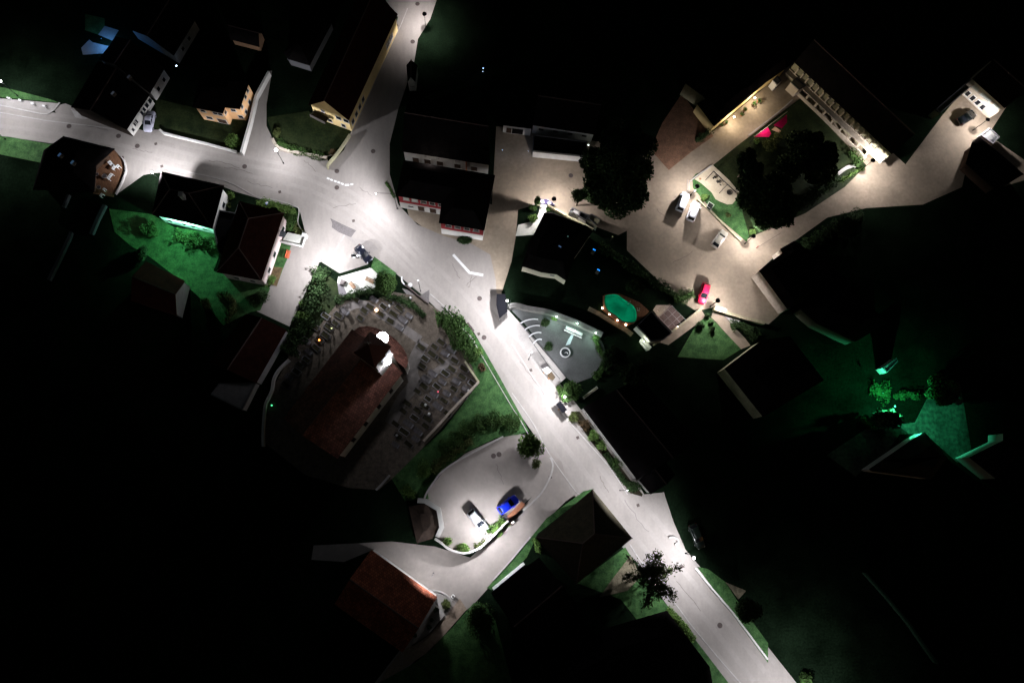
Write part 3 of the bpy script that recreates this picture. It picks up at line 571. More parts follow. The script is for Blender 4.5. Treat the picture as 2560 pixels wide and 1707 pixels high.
wallthing('garden_wall', 'thin white wall along the west churchyard path', smooth_line(Q(1, 2, (300, 165), (210, 250), (160, 340), (140, 450), (85, 570), (68, 700), (60, 850), (62, 960))), .35, 1.0, M_white)
wallthing('churchyard_wall', 'long straight churchyard wall facing the lawn beside the main road', Z(980, 900, 7.127, (1545, 385), (1300, 640), (1050, 900), (850, 1130), (680, 1310), (560, 1440)), .3, 1.2, M_stone)
wallthing('churchyard_wall', 'short churchyard wall under the rounded road side bushes', Z(980, 900, 7.127, (1300, 20), (1400, 180), (1545, 385)), .25, .8, M_olive)
wallthing('churchyard_wall', 'churchyard wall piece at the dark southern tip', Q(1, 2, (1225, 1225), (1150, 1310), (1100, 1360)), .25, 1.0, M_grey)
wallthing('retaining_wall', 'curved pale edge wall round the back of the lower car park', smooth_line(Q(1, 2, (2270, 870), (2060, 980), (1830, 1105), (1700, 1200), (1630, 1290), (1575, 1370), (1545, 1440))), .22, .5, M_kerb)
wallthing('retaining_wall', 'broad white angular wall on the left side of the lower car park', Z(1030, 1180, 6.534, (90, 460), (215, 470), (435, 605), (485, 905), (410, 1060)), .75, 1.6, M_white)
wallthing('retaining_wall', 'curved planter wall holding bushes at the foot of the car park', smooth_line(Z(1030, 1180, 6.534, (370, 1090), (480, 1160), (590, 1250), (720, 1300), (850, 1325), (990, 1290), (1130, 1220), (1250, 1110), (1400, 960), (1570, 790))), .25, 1.9, M_kerb)
wallthing('gate_wall', 'short white rail wall at the bend of the lower lane', [q(1, 3, 2175, 705), q(1, 3, 2350, 560), q(2, 3, 112, 468)], .35, .8, M_wp)
wallthing('kerb_wall', 'thin pale edge along the grass strip of the lower lane', [q(1, 3, 2175, 625), q(1, 3, 2350, 430), q(2, 3, 170, 225)], .14, .2, M_kerb)
wallthing('roadside_wall', 'white topped wall along the lawn right of the bottom road', Q(2, 3, (1690, 515), (1800, 655), (1950, 830), (2020, 910), (2350, 1350)), .22, .7, M_white)
wallthing('roadside_wall', 'curved low wall around the dark driveway by the globe lamp', smooth_line(Q(2, 3, (1445, 235), (1490, 228), (1530, 265), (1500, 300))), .16, .4, M_kerb)
wallthing('terrace_wall', 'grey wall curving round the sunken fountain plaza', smooth_line(Z(1240, 740, 7.127, (225, 185), (300, 160), (400, 165), (560, 210), (900, 270), (1100, 340), (1400, 450), (1700, 590), (1900, 680))), .8, 1.5, mat('wall_concrete', (.13, .125, .115), nz=1, amt=.15))
wallthing('alley_wall', 'thin wall between the pergola garden and the narrow alley', Z(1740, 720, 8.71, (150, 420), (-60, 590), (-420, 870), (-900, 1220)), .3, 1.2, M_olive)
wallthing('square_wall', 'hedge topped wall along the lower edge of the square', Z(1740, 720, 8.71, (400, 450), (700, 540), (1040, 650), (1500, 760)), .5, 1.0, M_olive)
wallthing('long_beam_bench', 'white topped bench wall beside the red car and post lamp', Z(1740, 720, 8.71, (440, 410), (670, 485)), .45, .6, M_wp, 'bench wall')
wallthing('hedge_wall', 'low wall edging the playground lawn along the parked vans', Z(1700, 400, 7.127, (310, 690), (560, 920), (800, 1160), (1090, 1440)), .25, .45, M_olive)
wallthing('boundary_wall', 'stone wall beside the sand pit and the square', Z(1700, 400, 7.127, (180, 380), (330, 260), (560, 100)), .14, .4, M_kerb)
wallthing('boundary_wall', 'straight pale kerb between manor court and dark garden', Z(1840, 240, 7.84, (250, 770), (600, 500), (960, 210), (1110, 70)), .14, .35, M_kerb)
wallthing('boundary_wall', 'white curved wall end under the manor corner lamp', smooth_line(Z(1840, 240, 7.84, (2000, 1530), (2150, 1420), (2250, 1380), (2345, 1375))), .6, .5, M_grey)
wallthing('villa_wall', 'yellow lit hedge edging wall behind the garden villa', Z(1280, 480, 6.533, (590, 215), (780, 310), (960, 420), (1180, 520), (1330, 600)), .3, 1.0, M_olive)
wallthing('plaza_rail', 'dark railing beside the pale memorial plaza', Q(1, 1, (1365, 1040), (1450, 1110), (1580, 1215)), .12, 1.0, M_iron, 'railing')
wallthing('entrance_wall', 'white curved kerb and wall by the churchyard corner', smooth_line(Q(1, 1, (1338, 970), (1340, 1010), (1365, 1045), (1400, 1070))), .18, .4, M_wp)
wallthing('boundary_fence', 'faint green fence line running through the dark south east field', Q(3, 3, (900, 560), (1100, 780), (1300, 1020), (1560, 1390)), .25, 1.2, mat('pale_fence', (.03, .07, .04)), 'fence')

# ================================================================== VEGETATION
rng = np.random.default_rng(11)
def leafcloud(name, c, rad, n, size, m, parent=None, lumps=9, lump_r=.5, spread=.62):
    """many small leaf faces spread on and in a bunch of lumps"""
    cx = rng.normal(size=(lumps, 3)); cx /= np.linalg.norm(cx, axis=1)[:, None]
    cx *= (rng.random((lumps, 1))**.5)*spread
    lr = lump_r*(.7+.6*rng.random(lumps))
    k = rng.integers(0, lumps, n)
    d = rng.normal(size=(n, 3)); d /= np.linalg.norm(d, axis=1)[:, None]
    p = cx[k]+d*lr[k][:, None]*(.55+.5*rng.random((n, 1)))
    p = p*np.array(rad)
    u = rng.normal(size=(n, 3)); u /= np.linalg.norm(u, axis=1)[:, None]
    u = u*.8+d*0; w = np.cross(u, rng.normal(size=(n, 3))); w /= np.linalg.norm(w, axis=1)[:, None]+1e-6
    s = size*(.6+.8*rng.random((n, 1)))
    a = p-u*s; b = p+w*s*.6; cc = p+u*s; dd = p-w*s*.6
    V = np.stack([a, b, cc, dd], 1).reshape(-1, 3)
    off = np.array(c)-(np.array(parent.location) if parent else 0)
    V = V+off; zlo = .03-(parent.location.z if parent else 0); V[:, 2] = np.maximum(V[:, 2], zlo)
    me = bpy.data.meshes.new(name); me.vertices.add(4*n); me.vertices.foreach_set('co', V.astype(np.float32).ravel())
    me.loops.add(4*n); me.loops.foreach_set('vertex_index', np.arange(4*n, dtype=np.int32))
    me.polygons.add(n); me.polygons.foreach_set('loop_start', np.arange(0, 4*n, 4, dtype=np.int32))
    me.update(calc_edges=True)
    return link(name, me, m, parent)
def tree(name, label, x, y, r, h, kind='dark', cat='tree', group=None, dens=1.0, zc=None, rz=None, size=.22, lumps=14, trunk=True):
    """x,y = picture point of crown centre; r crown radius in picture points"""
    rm = r/13.6; zc = zc or h-rm*.8; zc = max(zc, rm*.5)
    c = P(x, y, zc)
    root = empty(name, Vector((c.x, c.y, 0)), label, cat, group)
    if trunk:
        tv = tube(Vector((c.x, c.y, 0)), Vector((c.x, c.y, zc)), max(.12, rm*.07), 8, max(.06, rm*.035))
        for k in range(6):
            a = random.uniform(0, 6.28); rr = rm*random.uniform(.4, .75)
            z0 = zc*random.uniform(.5, .9)
            tv = join(tv, tube(Vector((c.x, c.y, z0)), Vector((c.x+rr*math.cos(a), c.y+rr*math.sin(a), zc+rm*random.uniform(-.1, .5))), max(.05, rm*.03), 5, .03))
        mesh('trunk', *tv, M_bark, root)
    n = int(dens*rm*rm*(900 if kind == 'dark' else 600)*(.22/size)**1.2)+120
    leafcloud('crown', c, (rm*.95, rm*.95, (rz or rm*.8)), n, size, LEAF[kind], root, lumps*(2 if r > 40 else 1), .30 if r > 40 else .52, spread=.80 if r > 40 else .62)
    return root
def shrub(label, x, y, r, kind='mid', group=None, name='shrub', h=None, dens=1.5, size=.13, ry=None, cat='shrub'):
    rm = r/13.6; h = h or rm*1.3; c = P(x, y, h*.5); c.z = h*.45
    root = empty(name, Vector((c.x, c.y, 0)), label, cat, group)
    leafcloud('foliage', c, (rm, (ry or r)/13.6, h*.55), int(dens*rm*rm*500)+90, size, LEAF[kind], root, 7, .6)
    mesh('stem', *tube(Vector((c.x, c.y, 0)), Vector((c.x, c.y, h*.6)), .06, 6, .03), M_bark, root)
    return root
def hedge(label, px, w, h, kind='mid', dens=1.0, name='hedge', jit=.25, size=.13, cat='hedge', kindtag=None):
    pts = PP(px, h*.7); root = empty(name, Vector((pts[0].x, pts[0].y, 0)), label, cat)
    V = []; n = 0
    for a, b in zip(pts[:-1], pts[1:]):
        L = (b-a).length; k = int(L*w*dens*70*(.13/size)**1.2)+10; t = rng.random((k, 1))
        base = np.array(a)[None]*(1-t)+np.array(b)[None]*t; e = np.array((b-a).normalized()); nn = np.array([-e[1], e[0], 0])
        wob = 1+.35*np.sin(base[:, :1]*2.1+base[:, 1:2]*1.3)
        s = (rng.random((k, 1))-.5); zz = h*(.25+.75*rng.random((k, 1)))*(1-.9*s*s*1.6)
        p = base+nn*s*w*wob; p[:, 2:3] = zz*(.85+.3*np.sin(base[:, :1]*3+base[:, 1:2]*2.2))
        p += rng.normal(size=(k, 3))*.06
        V.append(p); n += k
    p = np.concatenate(V); u = rng.normal(size=(n, 3)); u /= np.linalg.norm(u, axis=1)[:, None]
    w_ = np.cross(u, rng.normal(size=(n, 3))); w_ /= np.linalg.norm(w_, axis=1)[:, None]
    s = size*(.6+.8*rng.random((n, 1)))
    VV = np.stack([p-u*s, p+w_*s*.6, p+u*s, p-w_*s*.6], 1).reshape(-1, 3)-np.array(root.location)
    VV[:, 2] = np.maximum(VV[:, 2], .03)
    me = bpy.data.meshes.new('foliage'); me.from_pydata(VV.tolist(), [], [tuple(range(4*i, 4*i+4)) for i in range(n)]); me.update()
    link('foliage', me, LEAF[kind], root)
    co = ribbon(pts, w*.4, .02, h*.3); mesh('branches', *co, LEAF[kind], root)
    return root

tree('courtyard_tree', 'huge dark leafy tree overhanging the right side of the north courtyard', 1540, 435, 112, 11, 'dark', dens=1.5, size=.30, lumps=22)
tree('courtyard_tree', 'dark upper crown behind the huge courtyard tree', 1570, 360, 82, 10, 'dark', dens=1.1, size=.30)
tree('small_tree', 'small thin leafed tree with gaps at the left foot of the huge tree', 1450, 490, 24, 6, 'mid', size=.16, dens=.9)
tree('garden_tree', 'broad dark tree filling the south of the playground garden', 1915, 500, 84, 10, 'dark', dens=1.3, size=.3, lumps=20)
tree('garden_tree', 'dark round tree in the middle of the manor garden', 2020, 395, 84, 9, 'dark', dens=1.2, size=.3, lumps=20)
tree('garden_tree', 'dark tree beside the sand pit in the manor garden', 1872, 412, 44, 8, 'dark', dens=1.1, size=.28)
tree('garden_tree', 'dark edge tree of the playground garden near its post lamp', 1955, 545, 34, 8, 'dark', dens=1.2, size=.25)
shrub('olive brown shrub under the crimson canopy', 1925, 365, 22, 'olive', size=.15)
shrub('mottled yellow green shrub right of the crimson canopy', 1945, 345, 18, 'olive')
shrub('pale round shrub at the left point of the crimson canopy', 1893, 353, 9, 'light')
tree('churchyard_tree', 'round clipped dark tree between the memorial plaza and the churchyard', 962, 707, 29, 4.5, 'mid', dens=2.6, size=.17, lumps=26, zc=2.6)
tree('conifer', 'spiky green conifer on the grass tongue between car park and main road', 1326, 1112, 33, 7, 'light', dens=1.1, size=.24, zc=3.4, rz=3.2)
shrub('brown green bush below the conifer on the grass tongue', 1342, 1160, 14, 'olive')
# feathery roadside tree built branch by branch
def feather_tree(label, x, y, r, h):
    c = P(x, y, h); root = empty('roadside_tree', Vector((c.x, c.y, 0)), label, 'tree')
    rm = r/13.6; base = Vector((c.x, c.y, 0)); tv = tube(base, Vector((c.x, c.y, h*.75)), .28, 8, .12); L = []
    for k in range(26):
        a = 6.28*k/26+random.uniform(-.5, .5); ln = rm*random.uniform(.4, 1.15); z0 = h*random.uniform(.45, .8)
        end = Vector((c.x+ln*math.cos(a), c.y+ln*math.sin(a), z0+random.uniform(0, 1.2)))
        st = Vector((c.x, c.y, z0)); tv = join(tv, tube(st, end, .09, 5, .03))
        for j in range(150):
            t = random.uniform(.3, 1.05); p = st.lerp(end, t)
            d = Vector((random.gauss(0, .36), random.gauss(0, .36), random.gauss(0, .25)))*(1.2-.3*t); L.append(p+d)
    mesh('trunk', *tv, M_bark, root)
    n = len(L); V = []
    for p in L:
        u = Vector((random.gauss(0, 1), random.gauss(0, 1), random.gauss(0, .6))).normalized()*.2; w = u.cross(Vector((random.random(), random.random(), 1))).normalized()*.11
        V += [p-u, p+w, p+u, p-w]
    mesh('crown', V, [tuple(range(4*i, 4*i+4)) for i in range(n)], mat('leaves_feather', (.05, .065, .025), nz=1, amt=.4, spec=0), root)
    return root
feather_tree('feathery dark tree leaning over the left edge of the bottom road', 1642, 1447, 62, 8)
tree('cypress', 'tall narrow cypress casting a long shadow beside the villa entrance', 1343, 505, 9, 5, 'mid', dens=4, size=.13, rz=2.2, zc=2.4, lumps=10)
shrub('bright green bush below the cypress at the villa wall', 1333, 546, 13, 'light', size=.12)
shrub('mid green shrub left of the cypress', 1330, 520, 12, 'mid')
shrub('small dark shrub at the villa entrance', 1371, 523, 8, 'mid')
hedge('thick emerald hedge in front of the green lit house', Q(0, 1, (1600, 580), (1700, 610), (1850, 650), (2020, 680)), 2.4, 1.8, 'mid', 1.8)
shrub('dark bush left of the emerald hedge', *q(0, 1, 1390, 520), 24, 'mid', h=1.5)
hedge('yellow green hedge along the roadside terrace garden', Q(1, 1, (0, 280), (90, 285), (190, 310), (290, 345), (350, 380)), 1.5, 1.3, 'light', 1.5)
hedge('dense bush mass at the corner of the terrace garden', Q(1, 1, (300, 380), (310, 450), (300, 540)), 2.2, 1.4, 'mid', 1.5)
hedge('low olive bushes sloping to the terrace corner', Q(1, 1, (340, 480), (370, 540), (420, 580)), 1.2, .8, 'olive', 1.5)
shrub('round bush between lawn and lane below the hipped house', *q(1, 1, 125, 1000), 16, 'light')
shrub('round green bush by the road front of the green lit house', *q(0, 1, 2110, 225), 13, 'light')
shrub('small bush under the round bush at the white side wall', *q(0, 1, 2100, 320), 8, 'olive')
hedge('pale dusty hedge curving at the foot of the green garden', smooth_line(Q(0, 1, (1990, 1130), (2080, 1150), (2140, 1200), (2110, 1300), (2060, 1380))), 1.3, 1.3, 'olive', 1.0)
shrub('pale fluffy bush at the dark foot of the green garden', *q(0, 1, 1890, 1210), 16, 'olive')
shrub('round black bush at the boundary of the green garden', *q(0, 1, 1300, 740), 20, 'dark', h=2)
shrub('dark bush left of the lower lane bend', *q(1, 1, 40, 1160), 24, 'dark', h=1.6)
for i, (x, y, r, k, lb) in enumerate([(755, 762, 11, 'light', 'small bush highest on the lane verge left of the churchyard'), (757, 790, 20, 'light', 'larger bright bush on the lane verge left of the churchyard'), (745, 815, 13, 'mid', 'dark lower bush of the lane verge left of the churchyard')]):
    shrub(lb, x, y, r, k)
hedge('broad dark hedge between the lane verge and the graves', [(800, 668), (790, 720), (770, 770), (745, 830), (715, 880)], 3.2, 2.6, 'dark', 1.3, size=.2)
hedge('dark hedge around the north edge of the churchyard', smooth_line([(835, 752), (880, 735), (930, 726), (985, 742), (1030, 760), (1060, 790)]), 1.6, 1.4, 'dark', 1.3)
hedge('big bright bush row at the road corner of the churchyard', smooth_line([(1090, 795), (1120, 792), (1140, 815), (1155, 845), (1160, 870)]), 3.6, 2.4, 'mid', 1.5, size=.17)
hedge('dark lower bush row beside the road lawn', [(1150, 850), (1175, 880), (1190, 900)], 2.2, 1.8, 'mid', 1.3)
shrub('small reddish round bush on the road lawn', 1206, 917, 13, 'brown', h=1)
shrub('dark conical shrub at the corner of the road lawn', 1182, 895, 15, 'mid', h=2)
shrub('green shrub at the road lawn edge', 1195, 880, 13, 'light')
hedge('mossy bank hedge between lawn and lower car park', smooth_line([(1300, 1060), (1250, 1050), (1200, 1058), (1165, 1075), (1140, 1100), (1100, 1130)]), 3.0, 1.2, 'mid', 1.3)
hedge('olive bank shrubs above the car park wall', [(1180, 1100), (1150, 1115), (1110, 1145), (1080, 1180)], 2.0, .9, 'olive', 1.2)
shrub('pale round bush on the dark bank left of the car park', *q(1, 2, 1550, 1170), 23, 'light', size=.10, h=1.6)
hedge('light green bushes by the car park wall corner', Q(1, 2, (1350, 1330), (1400, 1390), (1470, 1410)), 1.8, 1.3, 'light', 1.4)
shrub('dark green bush at the left end of the planter', *Z(1030, 1180, 6.534, (570, 1150))[0], 13, 'light', h=1.2)
shrub('brightest spiky bush in the middle of the planter', *Z(1030, 1180, 6.534, (850, 1235))[0], 18, 'light', size=.12, dens=2.2, h=1.3)
hedge('yellowish low planting at the right of the bright planter bush', Z(1030, 1180, 6.534, (1020, 1220), (1120, 1190), (1200, 1140)), 1.2, .6, 'olive', 1.3)
hedge('light green planter hedge between silver and blue cars', Z(1030, 1180, 6.534, (1330, 1000), (1400, 900), (1520, 780)), 2.1, 1.2, 'light', 2.0)
hedge('shaded planter bushes beside the silver car bonnet', Z(1030, 1180, 6.534, (1230, 980), (1300, 900)), 1.6, 1.0, 'mid', 1.5)
for i, (x, y, r, k, lb) in enumerate([(560, 690, 15, 'olive', 'small olive shrub at the top of the white house planting'), (660, 760, 15, 'brown', 'brownish shrub in the white house planting'), (745, 865, 15, 'light', 'pale round shrub next to the white stone in the planting'), (820, 950, 14, 'light', 'round shrub lowest of the two pale ones by the white house'), (960, 1120, 14, 'mid', 'dark shrub in the lower white house planting'), (1130, 1330, 17, 'dark', 'black bush at the lower end of the white house')]):
    shrub(lb, *q(2, 2, x, y), r, k)
hedge('dark low planting along the lower white house bed', Q(2, 2, (860, 1020), (930, 1140), (1010, 1250), (1100, 1350)), 1.6, .8, 'dark', 1.3)
hedge('bright roadside hedge left of the bottom road', smooth_line(Q(2, 3, (1430, 900), (1500, 950), (1580, 1040), (1640, 1130), (1680, 1180))), 1.7, 1.2, 'light', 1.4)
hedge('green hedge at the left corner of the hipped roof', Q(2, 3, (200, 240), (240, 310), (240, 370)), .9, 1.0, 'light', 1.5)
tree('garden_tree', 'dark round tree on the lawn right of the bottom road', *q(2, 3, 2170, 880), 34, 5, 'dark', dens=1.3)
shrub('dim green shrub at the right edge beyond the bottom road', *q(3, 3, 350, 1540), 18, 'mid', h=2)
hedge('dark hedge row between the square and the garden villa', [(1500, 610), (1560, 650), (1620, 690), (1690, 735)], 1.8, 1.8, 'dark', 1.2, size=.2)
hedge('leafy border behind the red car', [(1690, 745), (1720, 738), (1735, 730)], 2.4, 2.0, 'mid', 1.2)
tree('garden_tree', 'dark tree at the corner of the pool garden', 1590, 715, 24, 5, 'dark', dens=1.1)
tree('plaza_tree', 'dark tree on the slope right of the fountain plaza', 1540, 900, 44, 6, 'dark', dens=1.1, size=.25)
tree('plaza_tree', 'dark tree below the lit white steps', 1590, 940, 50, 7, 'dark', dens=1.0, size=.25)
hedge('green lit hedge on the right rim of the fountain plaza', smooth_line(Z(1240, 740, 7.127, (1740, 720), (1800, 800), (1850, 950), (1950, 1120), (1900, 1300), (1750, 1450))), 1.3, 1.2, 'mid', 1.3)
shrub('vivid green bush by the right plaza lamp', *Z(1240, 740, 7.127, (1790, 740))[0], 9, 'light')
shrub('leafy bush under the left plaza lamp', *Z(1240, 740, 7.127, (1040, 400))[0], 9, 'light')
tree('plaza_conifer', 'dark upright conifer left of the plaza lamps', *Z(1240, 740, 7.127, (880, 480))[0], 12, 3.6, 'dark', dens=2, size=.16, rz=1.9, zc=2)
shrub('dark clump on the gravel left of the fountain ring', *Z(1240, 740, 7.127, (930, 900))[0], 12, 'dark', h=.8)
shrub('bright glowing roadside bush by the small globe lamp', *q(2, 2, 440, 440), 10, 'light', h=1.5)
tree('roadside_tree', 'dark green tree behind the small roadside globe lamp', *q(2, 2, 540, 460), 28, 4.5, 'mid', dens=1.2)
hedge('ivy fringe at the court corner under the manor lamp', Q(3, 0, (760, 1370), (820, 1430), (860, 1490), (790, 1520)), 1.5, 1.5, 'mid', 1.3)
hedge('dark hedge between playground garden and the sloping lane', [(2100, 440), (2050, 475), (2000, 510), (1960, 540)], 2.2, 1.6, 'dark', 1.2)
hedge('pale verge planting under the manor corner lamp', [(2160, 418), (2130, 436), (2100, 452)], .9, .5, 'light', 1.0)
hedge('dark hedge on the lower side of the sloping lane', [(2160, 530), (2120, 545), (2060, 585), (2010, 615)], 2.4, 2.0, 'dark', 1.2)
tree('slope_tree', 'dark tree on the lower side of the sloping lane', 2115, 570, 32, 5, 'dark', dens=1.1)
shrub('light green weeping shrub by the playground post lamp', *Z(1700, 400, 7.127, (440, 670))[0], 12, 'light', h=1.0)
shrub('bush lit white by the post lamp at the garden tip', *Z(1700, 400, 7.127, (1290, 1270))[0], 11, 'light', h=1.6)
shrub('pale peach tipped shrub near the playground wall', *Z(1700, 400, 7.127, (860, 970))[0], 8, 'olive', h=1.0)
hedge('dark planting left of the manor court wall lamps', Q(2, 0, (1850, 1160), (1780, 1230), (1700, 1280)), 1.4, 1.4, 'dark', 1.2)
tree('conifer', 'black spiky conifer under the green yard lamp', *q(3, 2, 1095, 715), 36, 7, 'dark', dens=1.5, size=.3, zc=3)
hedge('glowing green shrubs around the yard lamp', Q(3, 2, (950, 420), (1040, 460), (1130, 480)), 3.8, .8, 'mid', .8, size=.16)
hedge('dim green shrubs right of the yard lamp', Q(3, 2, (1180, 500), (1300, 480), (1400, 500)), 1.5, 1.5, 'mid', 1.2)
hedge('low green planting under the black conifer', Q(3, 2, (860, 700), (950, 780), (1080, 860)), 1.5, .8, 'mid', 1.2)
tree('garden_tree', 'dark tree over the upper right of the green yard', *q(3, 2, 1620, 470), 52, 6, 'mid', dens=.9, size=.28)
hedge('dark hedge on the roadside corner of the farmhouse garden', Q(1, 0, (190, 1290), (300, 1350), (450, 1400), (620, 1430)), 1.6, 1.2, 'mid', 1.2)
shrub('lit leafy shrub in the roadside corner of the peach garden', *q(0, 0, 2140, 1290), 20, 'light', dens=1.6, h=1.6)
shrub('rusty small shrub at the tip of the farmhouse garden', *q(1, 0, 700, 1400), 10, 'brown')
shrub('dim shrub left of the yellow gable garden', *q(1, 0, 190, 1220), 14, 'olive')
hedge('weedy strip left of the red house by the road lamp', Q(1, 1, (1190, 100), (1230, 160), (1270, 240)), .9, .7, 'mid', 1.2)
shrub('black clipped bush under the right part of the red house', *q(1, 1, 1910, 640), 24, 'dark', h=1.2, ry=14)
shrub('green square bush in the red tile house front garden', *q(1, 3, 1745, 840), 12, 'olive', h=1.3)
tree('field_tree', 'dim fluffy tree below the small lane bend', *q(1, 3, 2060, 980), 38, 4, 'mid', dens=.8, size=.2)
for i, (x, y) in enumerate([(1655, 890), (1610, 990), (1460, 1130), (1590, 1050)]):
    shrub('small dark tub plant %s beside the red tile house' % ['nearest the square bush', 'second from the square bush', 'furthest down the wall', 'third from the square bush'][i], *q(1, 3, x, y), 6, 'dark', h=.9, group='tub plants beside the red tile house')
for i, (x, y, r) in enumerate([(100, 800, 11), (350, 880, 9), (250, 600, 7), (340, 740, 7)]):
    shrub('dark %s shrub on the small lawn by the alley' % ['wide', 'tall', 'narrow', 'tiny'][i], *Z(1740, 720, 8.71, (x, y))[0], r, 'dark', h=1.2)
hedge('dark plant clumps on the gravel right of the garden path', Z(1740, 720, 8.71, (780, 800), (1000, 780), (1100, 870), (1250, 980), (1350, 1080)), 2.0, 1.2, 'dark', 1.1)
slab('planting_bed', Z(1740, 720, 8.71, (600, 580), (860, 620), (1020, 660), (880, 780), (760, 760)), 0, .08, M_kerb)

# ================================================================== GRAVES
M_gr = mat('grave_granite', (.085, .078, .078), nz=3, amt=.3); M_gr2 = mat('grave_pale', (.19, .19, .20), nz=3, amt=.2); M_bed = mat('grave_bed', (.02, .018, .008), nz=4, amt=.5)
gu = (P(843, 1146)-P(1007, 932)).normalized(); gv = Vector((-gu.y, gu.x, 0))
def make_grave(v):
    root = empty('grave', Vector((0, 0, 0)), '', 'grave', 'graves in the churchyard')
    w, l = (1.0, 2.0)
    def bb(cx, cy, ww, dd, z0, z1): return box(Vector((cx, cy, 0)), Vector((1, 0, 0)), ww, dd, z0, z1)
    fr = join(bb(-w/2, 0, .12, l, 0, .22), bb(w/2, 0, .12, l, 0, .22), bb(0, l/2, w-.12, .12, 0, .2), bb(0, -l/2, w-.12, .12, 0, .2))
    mesh('border', *fr, M_gr if v != 2 else M_gr2, root)
    mesh('bed', *bb(0, 0, w-.12, l-.12, .02, .14), (M_bed, M_gr, M_bed)[v], root)
    if v == 1: mesh('headstone', *join(bb(0, l/2+.05, .8, .18, 0, .95)), M_gr2, root)
    elif v == 0: mesh('headstone', *join(bb(0, l/2+.05, .14, .12, 0, 1.2), bb(0, l/2+.05, .6, .12, .75, .9), bb(0, l/2+.05, .5, .25, 0, .3)), M_gr, root)
    else: mesh('headstone', *join(bb(0, l/2+.05, .6, .2, 0, .8)), M_gr, root)
    return root
protos = [make_grave(i) for i in range(3)]; used = [False]*3
GL = ['dark planted grave with cross', 'slab covered grave', 'pale bordered grave']
def inside(x, y, poly):
    c = False; j = len(poly)-1
    for i in range(len(poly)):
        if (poly[i][1] > y) != (poly[j][1] > y) and x < (poly[j][0]-poly[i][0])*(y-poly[i][1])/(poly[j][1]-poly[i][1])+poly[i][0]: c = not c
        j = i
    return c
AREAS = [([(1040, 880), (1060, 850), (1110, 838), (1150, 880), (1195, 952), (1150, 1008), (1060, 1098), (1010, 1130), (970, 1100), (985, 1040), (1040, 960)], 'east of church', 0),
         ([(700, 950), (735, 880), (795, 805), (860, 745), (900, 735), (880, 800), (845, 830), (790, 905), (730, 985)], 'west of church', 0),
         ([(905, 735), (960, 742), (1035, 775), (1040, 800), (1000, 850), (990, 820), (945, 785), (890, 800)], 'north of tower', 0)]
cnt = 0
for poly, where, _ in AREAS:
    pw = PP(poly); xs = [p.dot(gu) for p in pw]; ys = [p.dot(gv) for p in pw]; pl = [(p.x, p.y) for p in pw]
    u = min(xs)
    r_ = 0; gx = sum(p.x for p in pw)/len(pw)
    while u < max(xs):
        w = min(ys)+(.4 if r_ % 2 else 0)
        while w < max(ys):
            p = gu*(u+random.uniform(-.12, .12))+gv*(w+random.uniform(-.15, .15))
            if inside(p.x, p.y, pl) and random.random() < .86:
                k = random.choices((0, 1, 2), (5, 3, 2))[0]
                rz = math.atan2(gv.y, gv.x)-math.pi/2+random.uniform(-.06, .06)
                if not used[k]: g = protos[k]; used[k] = True
                else:
                    g = protos[k].copy(); C.objects.link(g)
                    for ch in protos[k].children:
                        c_ = ch.copy(); C.objects.link(c_); c_.parent = g
                s = random.uniform(.78, .95)
                g.location = (p.x, p.y, .03); g.rotation_euler = (0, 0, rz); g.scale = (s, s*random.uniform(.8, 1.05), s)
                g['label'] = GL[k]+', '+('left' if p.x < gx-4 else 'right' if p.x > gx+4 else 'middle')+' rows '+where; g['group'] = 'graves '+where; cnt += 1
            w += 2.35
        u += 1.42; r_ += 1
for i in range(3):
    if not used[i]:
        for ch in list(protos[i].children): bpy.data.objects.remove(ch)
        bpy.data.objects.remove(protos[i])
strip('churchyard_path', smooth_line([(1060, 855), (1040, 890), (1030, 930), (1035, 960), (1005, 1000), (975, 1060)]), 2.2, .02, .045, mat('path_pale', (.15, .135, .125), nz=1, amt=.2), 'structure')
strip('churchyard_path', smooth_line([(850, 780), (900, 760), (960, 790), (1000, 815), (1050, 850)]), 1.6, .02, .045, MATS['path_pale'], 'structure')
strip('churchyard_path', smooth_line([(1050, 960), (1090, 930), (1140, 890)]), 1.3, .02, .045, MATS['path_pale'], 'structure')
def lantern(x, y, col, lab, e=30, r=.22):
    p = P(x, y, .4); root = empty('grave_lantern', Vector((p.x, p.y, .03)), lab, 'lantern')
    mesh('holder', *cyl(p, .14, .03, .25, 8), M_metal, root)
    mesh('flame_glass', *ball(Vector((p.x, p.y, .42)), r), mat('lantern_%d%d' % (x, y), col, emit=e), root)
lantern(941, 775, (1, .62, .38), 'bright orange white lantern among the graves north of the tower', 14, .28)
lantern(798, 850, (1, .35, .08), 'small orange lantern among the graves west of the church', 5, .17)
lantern(829, 821, (.8, .9, .35), 'tiny yellow green lantern among the western graves', 2.5, .13)
lantern(1095, 979, (1, .12, .18), 'tiny red lantern among the eastern graves', .8, .15)
lantern(679, 1013, (.1, .9, .35), 'tiny green light on the west churchyard edge', 2.5, .13)
for (x, y, s, lab) in [(1171, 976, .7, 'pale stone vase on a grave near the long churchyard wall'), (1064, 1012, .8, 'pale upright statue among the eastern graves'), (1073, 1035, .9, 'low pale winged stone among the eastern graves'), (1026, 745, .7, 'pale stone block under the churchyard tree'), (973, 765, .7, 'white framed stone north of the tower'), (992, 1088, .7, 'bluish pale stone at the south end of the graves')]:
    p = P(x, y, .6); root = empty('grave_stone', Vector((p.x, p.y, 0)), lab, 'gravestone')
    mesh('plinth', *box(p, gu, s*.8, s*.6, .02, .3), M_gr, root); mesh('stone', *join(box(p, gu, s*.5, s*.35, .3, .9), ball(Vector((p.x, p.y, .95)), s*.28)), M_wp, root)

